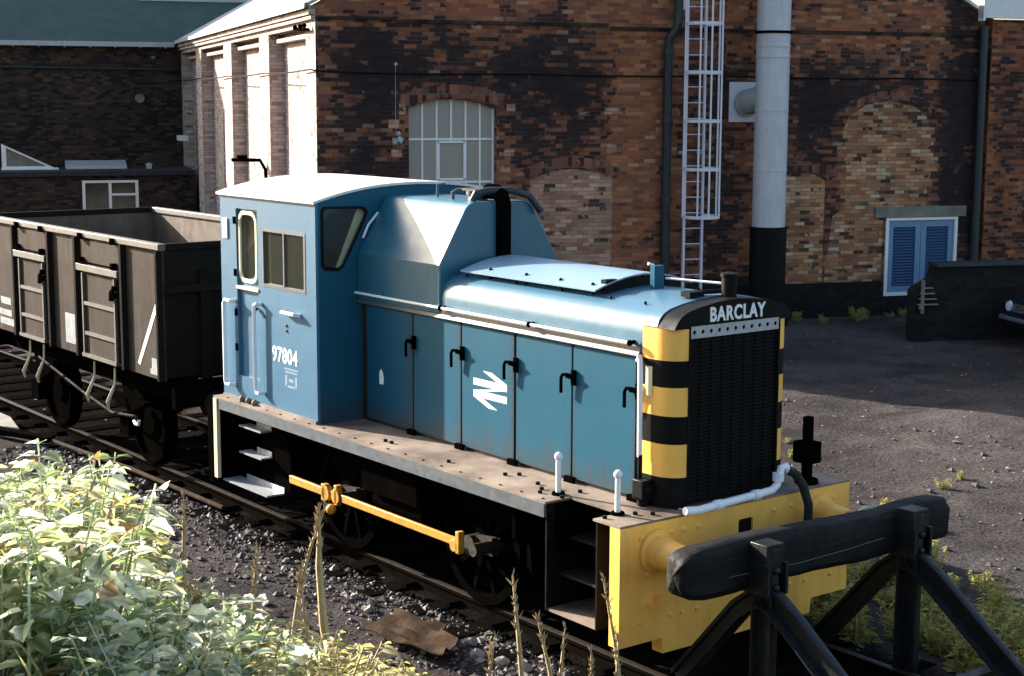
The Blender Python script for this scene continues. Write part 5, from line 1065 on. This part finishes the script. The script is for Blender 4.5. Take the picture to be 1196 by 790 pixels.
ST = [[2.78, -5.1, 1.32, 2.69, -5.25, 2.55], [3.16, -5.43, 1.56, 3.08, -5.57, 2.42], [0.02, -3.87, 0.49, 0.12, -3.69, 1.79], [2.79, -4.21, 0.71, 2.74, -4.28, 2.09], [2.85, -4.14, 0.66, 2.81, -4.19, 1.89], [2.13, -3.44, 0.23, 2.12, -3.46, 1.51], [2.32, -4.0, 0.57, 2.29, -4.04, 1.62], [2.18, -3.07, 0.04, 2.09, -3.18, 1.72], [3.08, -3.87, 0.49, 3.05, -3.91, 1.8], [0.3, -4.41, 0.85, 0.36, -4.3, 1.67], [0.16, -4.69, 1.04, 0.18, -4.66, 2.0], [2.23, -3.32, 0.17, 2.2, -3.35, 1.39]]
SL = ['tall thick dry stalk leaning in front of the yellow coupling rod', 'dry stalk leaning over the cinders left of the tallest stalk', 'pale bent dry stem reaching up to the coupling rod', 'dry grass stalk standing before the front wheel', 'shorter dry stalk right of the front wheel', 'dry stalk before the front footstep', 'thin short dry stalk left of the front wheel stalk', 'dry stalk beside the left edge of the yellow buffer beam', 'dry stalk below the yellow buffer beam corner', 'short dry twig on the cinders behind the weeds', 'dry stem rising among the weeds near the ground pipe', 'dry stalk low at the foot of the buffer beam']
for i, (a, lab) in enumerate(zip(ST, SL)): tag(stalk(*a, seed=i, thick=3.8 if i in (0,) else 2.6), lab, 'grass stalk', 'dry grass stalks on the bank')
# short grass on the bank
mb = MB(); r = random.Random(3)
for i in range(9500):
    y = -r.uniform(2.6, 8.2) if i % 2 else -r.uniform(2.9, 5.2); x = r.uniform(-9, 7) if i % 2 else r.uniform(-1.5, 4)
    if y > -3.2 and r.random() < .5: continue
    z = terrain(x, y); d = Vector((r.gauss(0, .35), r.gauss(0, .35), 1)); mb.mi = 0 if r.random() < .5 else (1 if r.random() < .6 else 2)
    leaf(mb, Vector((x, y, z-.02)), d, Vector((r.uniform(-1, 1), r.uniform(-1, 1), .1)), r.uniform(.12, .34), r.uniform(.008, .02), .2, .35, 3)
tag(mb.build('bank_grass', [MY, M['stalk'], ML], normals=False, merge=1e-7), 'short dry grass covering the bank', kind='stuff')

# ------------------------------------------------------------------ light and camera
w = bpy.data.worlds.new('World'); S.world = w; w.use_nodes = True; nt = w.node_tree
a_, b_, c_ = -1.0, -.335, .39             # towards the sun
el = math.atan2(c_, math.hypot(a_, b_)); az = math.atan2(b_, a_)
sky = nt.nodes.new('ShaderNodeTexSky'); sky.sky_type = 'NISHITA'; sky.sun_disc = False; sky.sun_elevation = el; sky.sun_rotation = R(90) - az
sky.air_density = 1.0; sky.dust_density = 2.5; sky.ozone_density = .6
bg = nt.nodes['Background']; nt.links.new(sky.outputs[0], bg.inputs[0]); bg.inputs[1].default_value = .10
sl = bpy.data.lights.new('sun', 'SUN'); sl.energy = 5.0; sl.angle = R(.5); sl.color = (1, .93, .83)
so = bpy.data.objects.new('sun', sl); C.objects.link(so); so.rotation_euler = Vector((a_, b_, c_)).to_track_quat('Z', 'Y').to_euler()
cd = bpy.data.cameras.new('camera'); co = bpy.data.objects.new('camera', cd); C.objects.link(co); S.camera = co
Rm = Matrix(((0.606687, -0.120202, 0.7858), (0.794931, 0.086968, -0.600434), (0.003834, 0.988933, 0.148314))).to_4x4(); Rm.translation = (8.298, -8.5336, 4.2256); co.matrix_world = Rm
cd.sensor_width = 36; cd.lens = 36*1868.66/1196; cd.clip_start = .1; cd.clip_end = 2000
S.view_settings.view_transform = 'Standard'; S.view_settings.look = 'None'; S.view_settings.gamma = 1; S.view_settings.exposure = 1.8; S.view_settings.use_curve_mapping = False
S.render.engine = 'CYCLES'
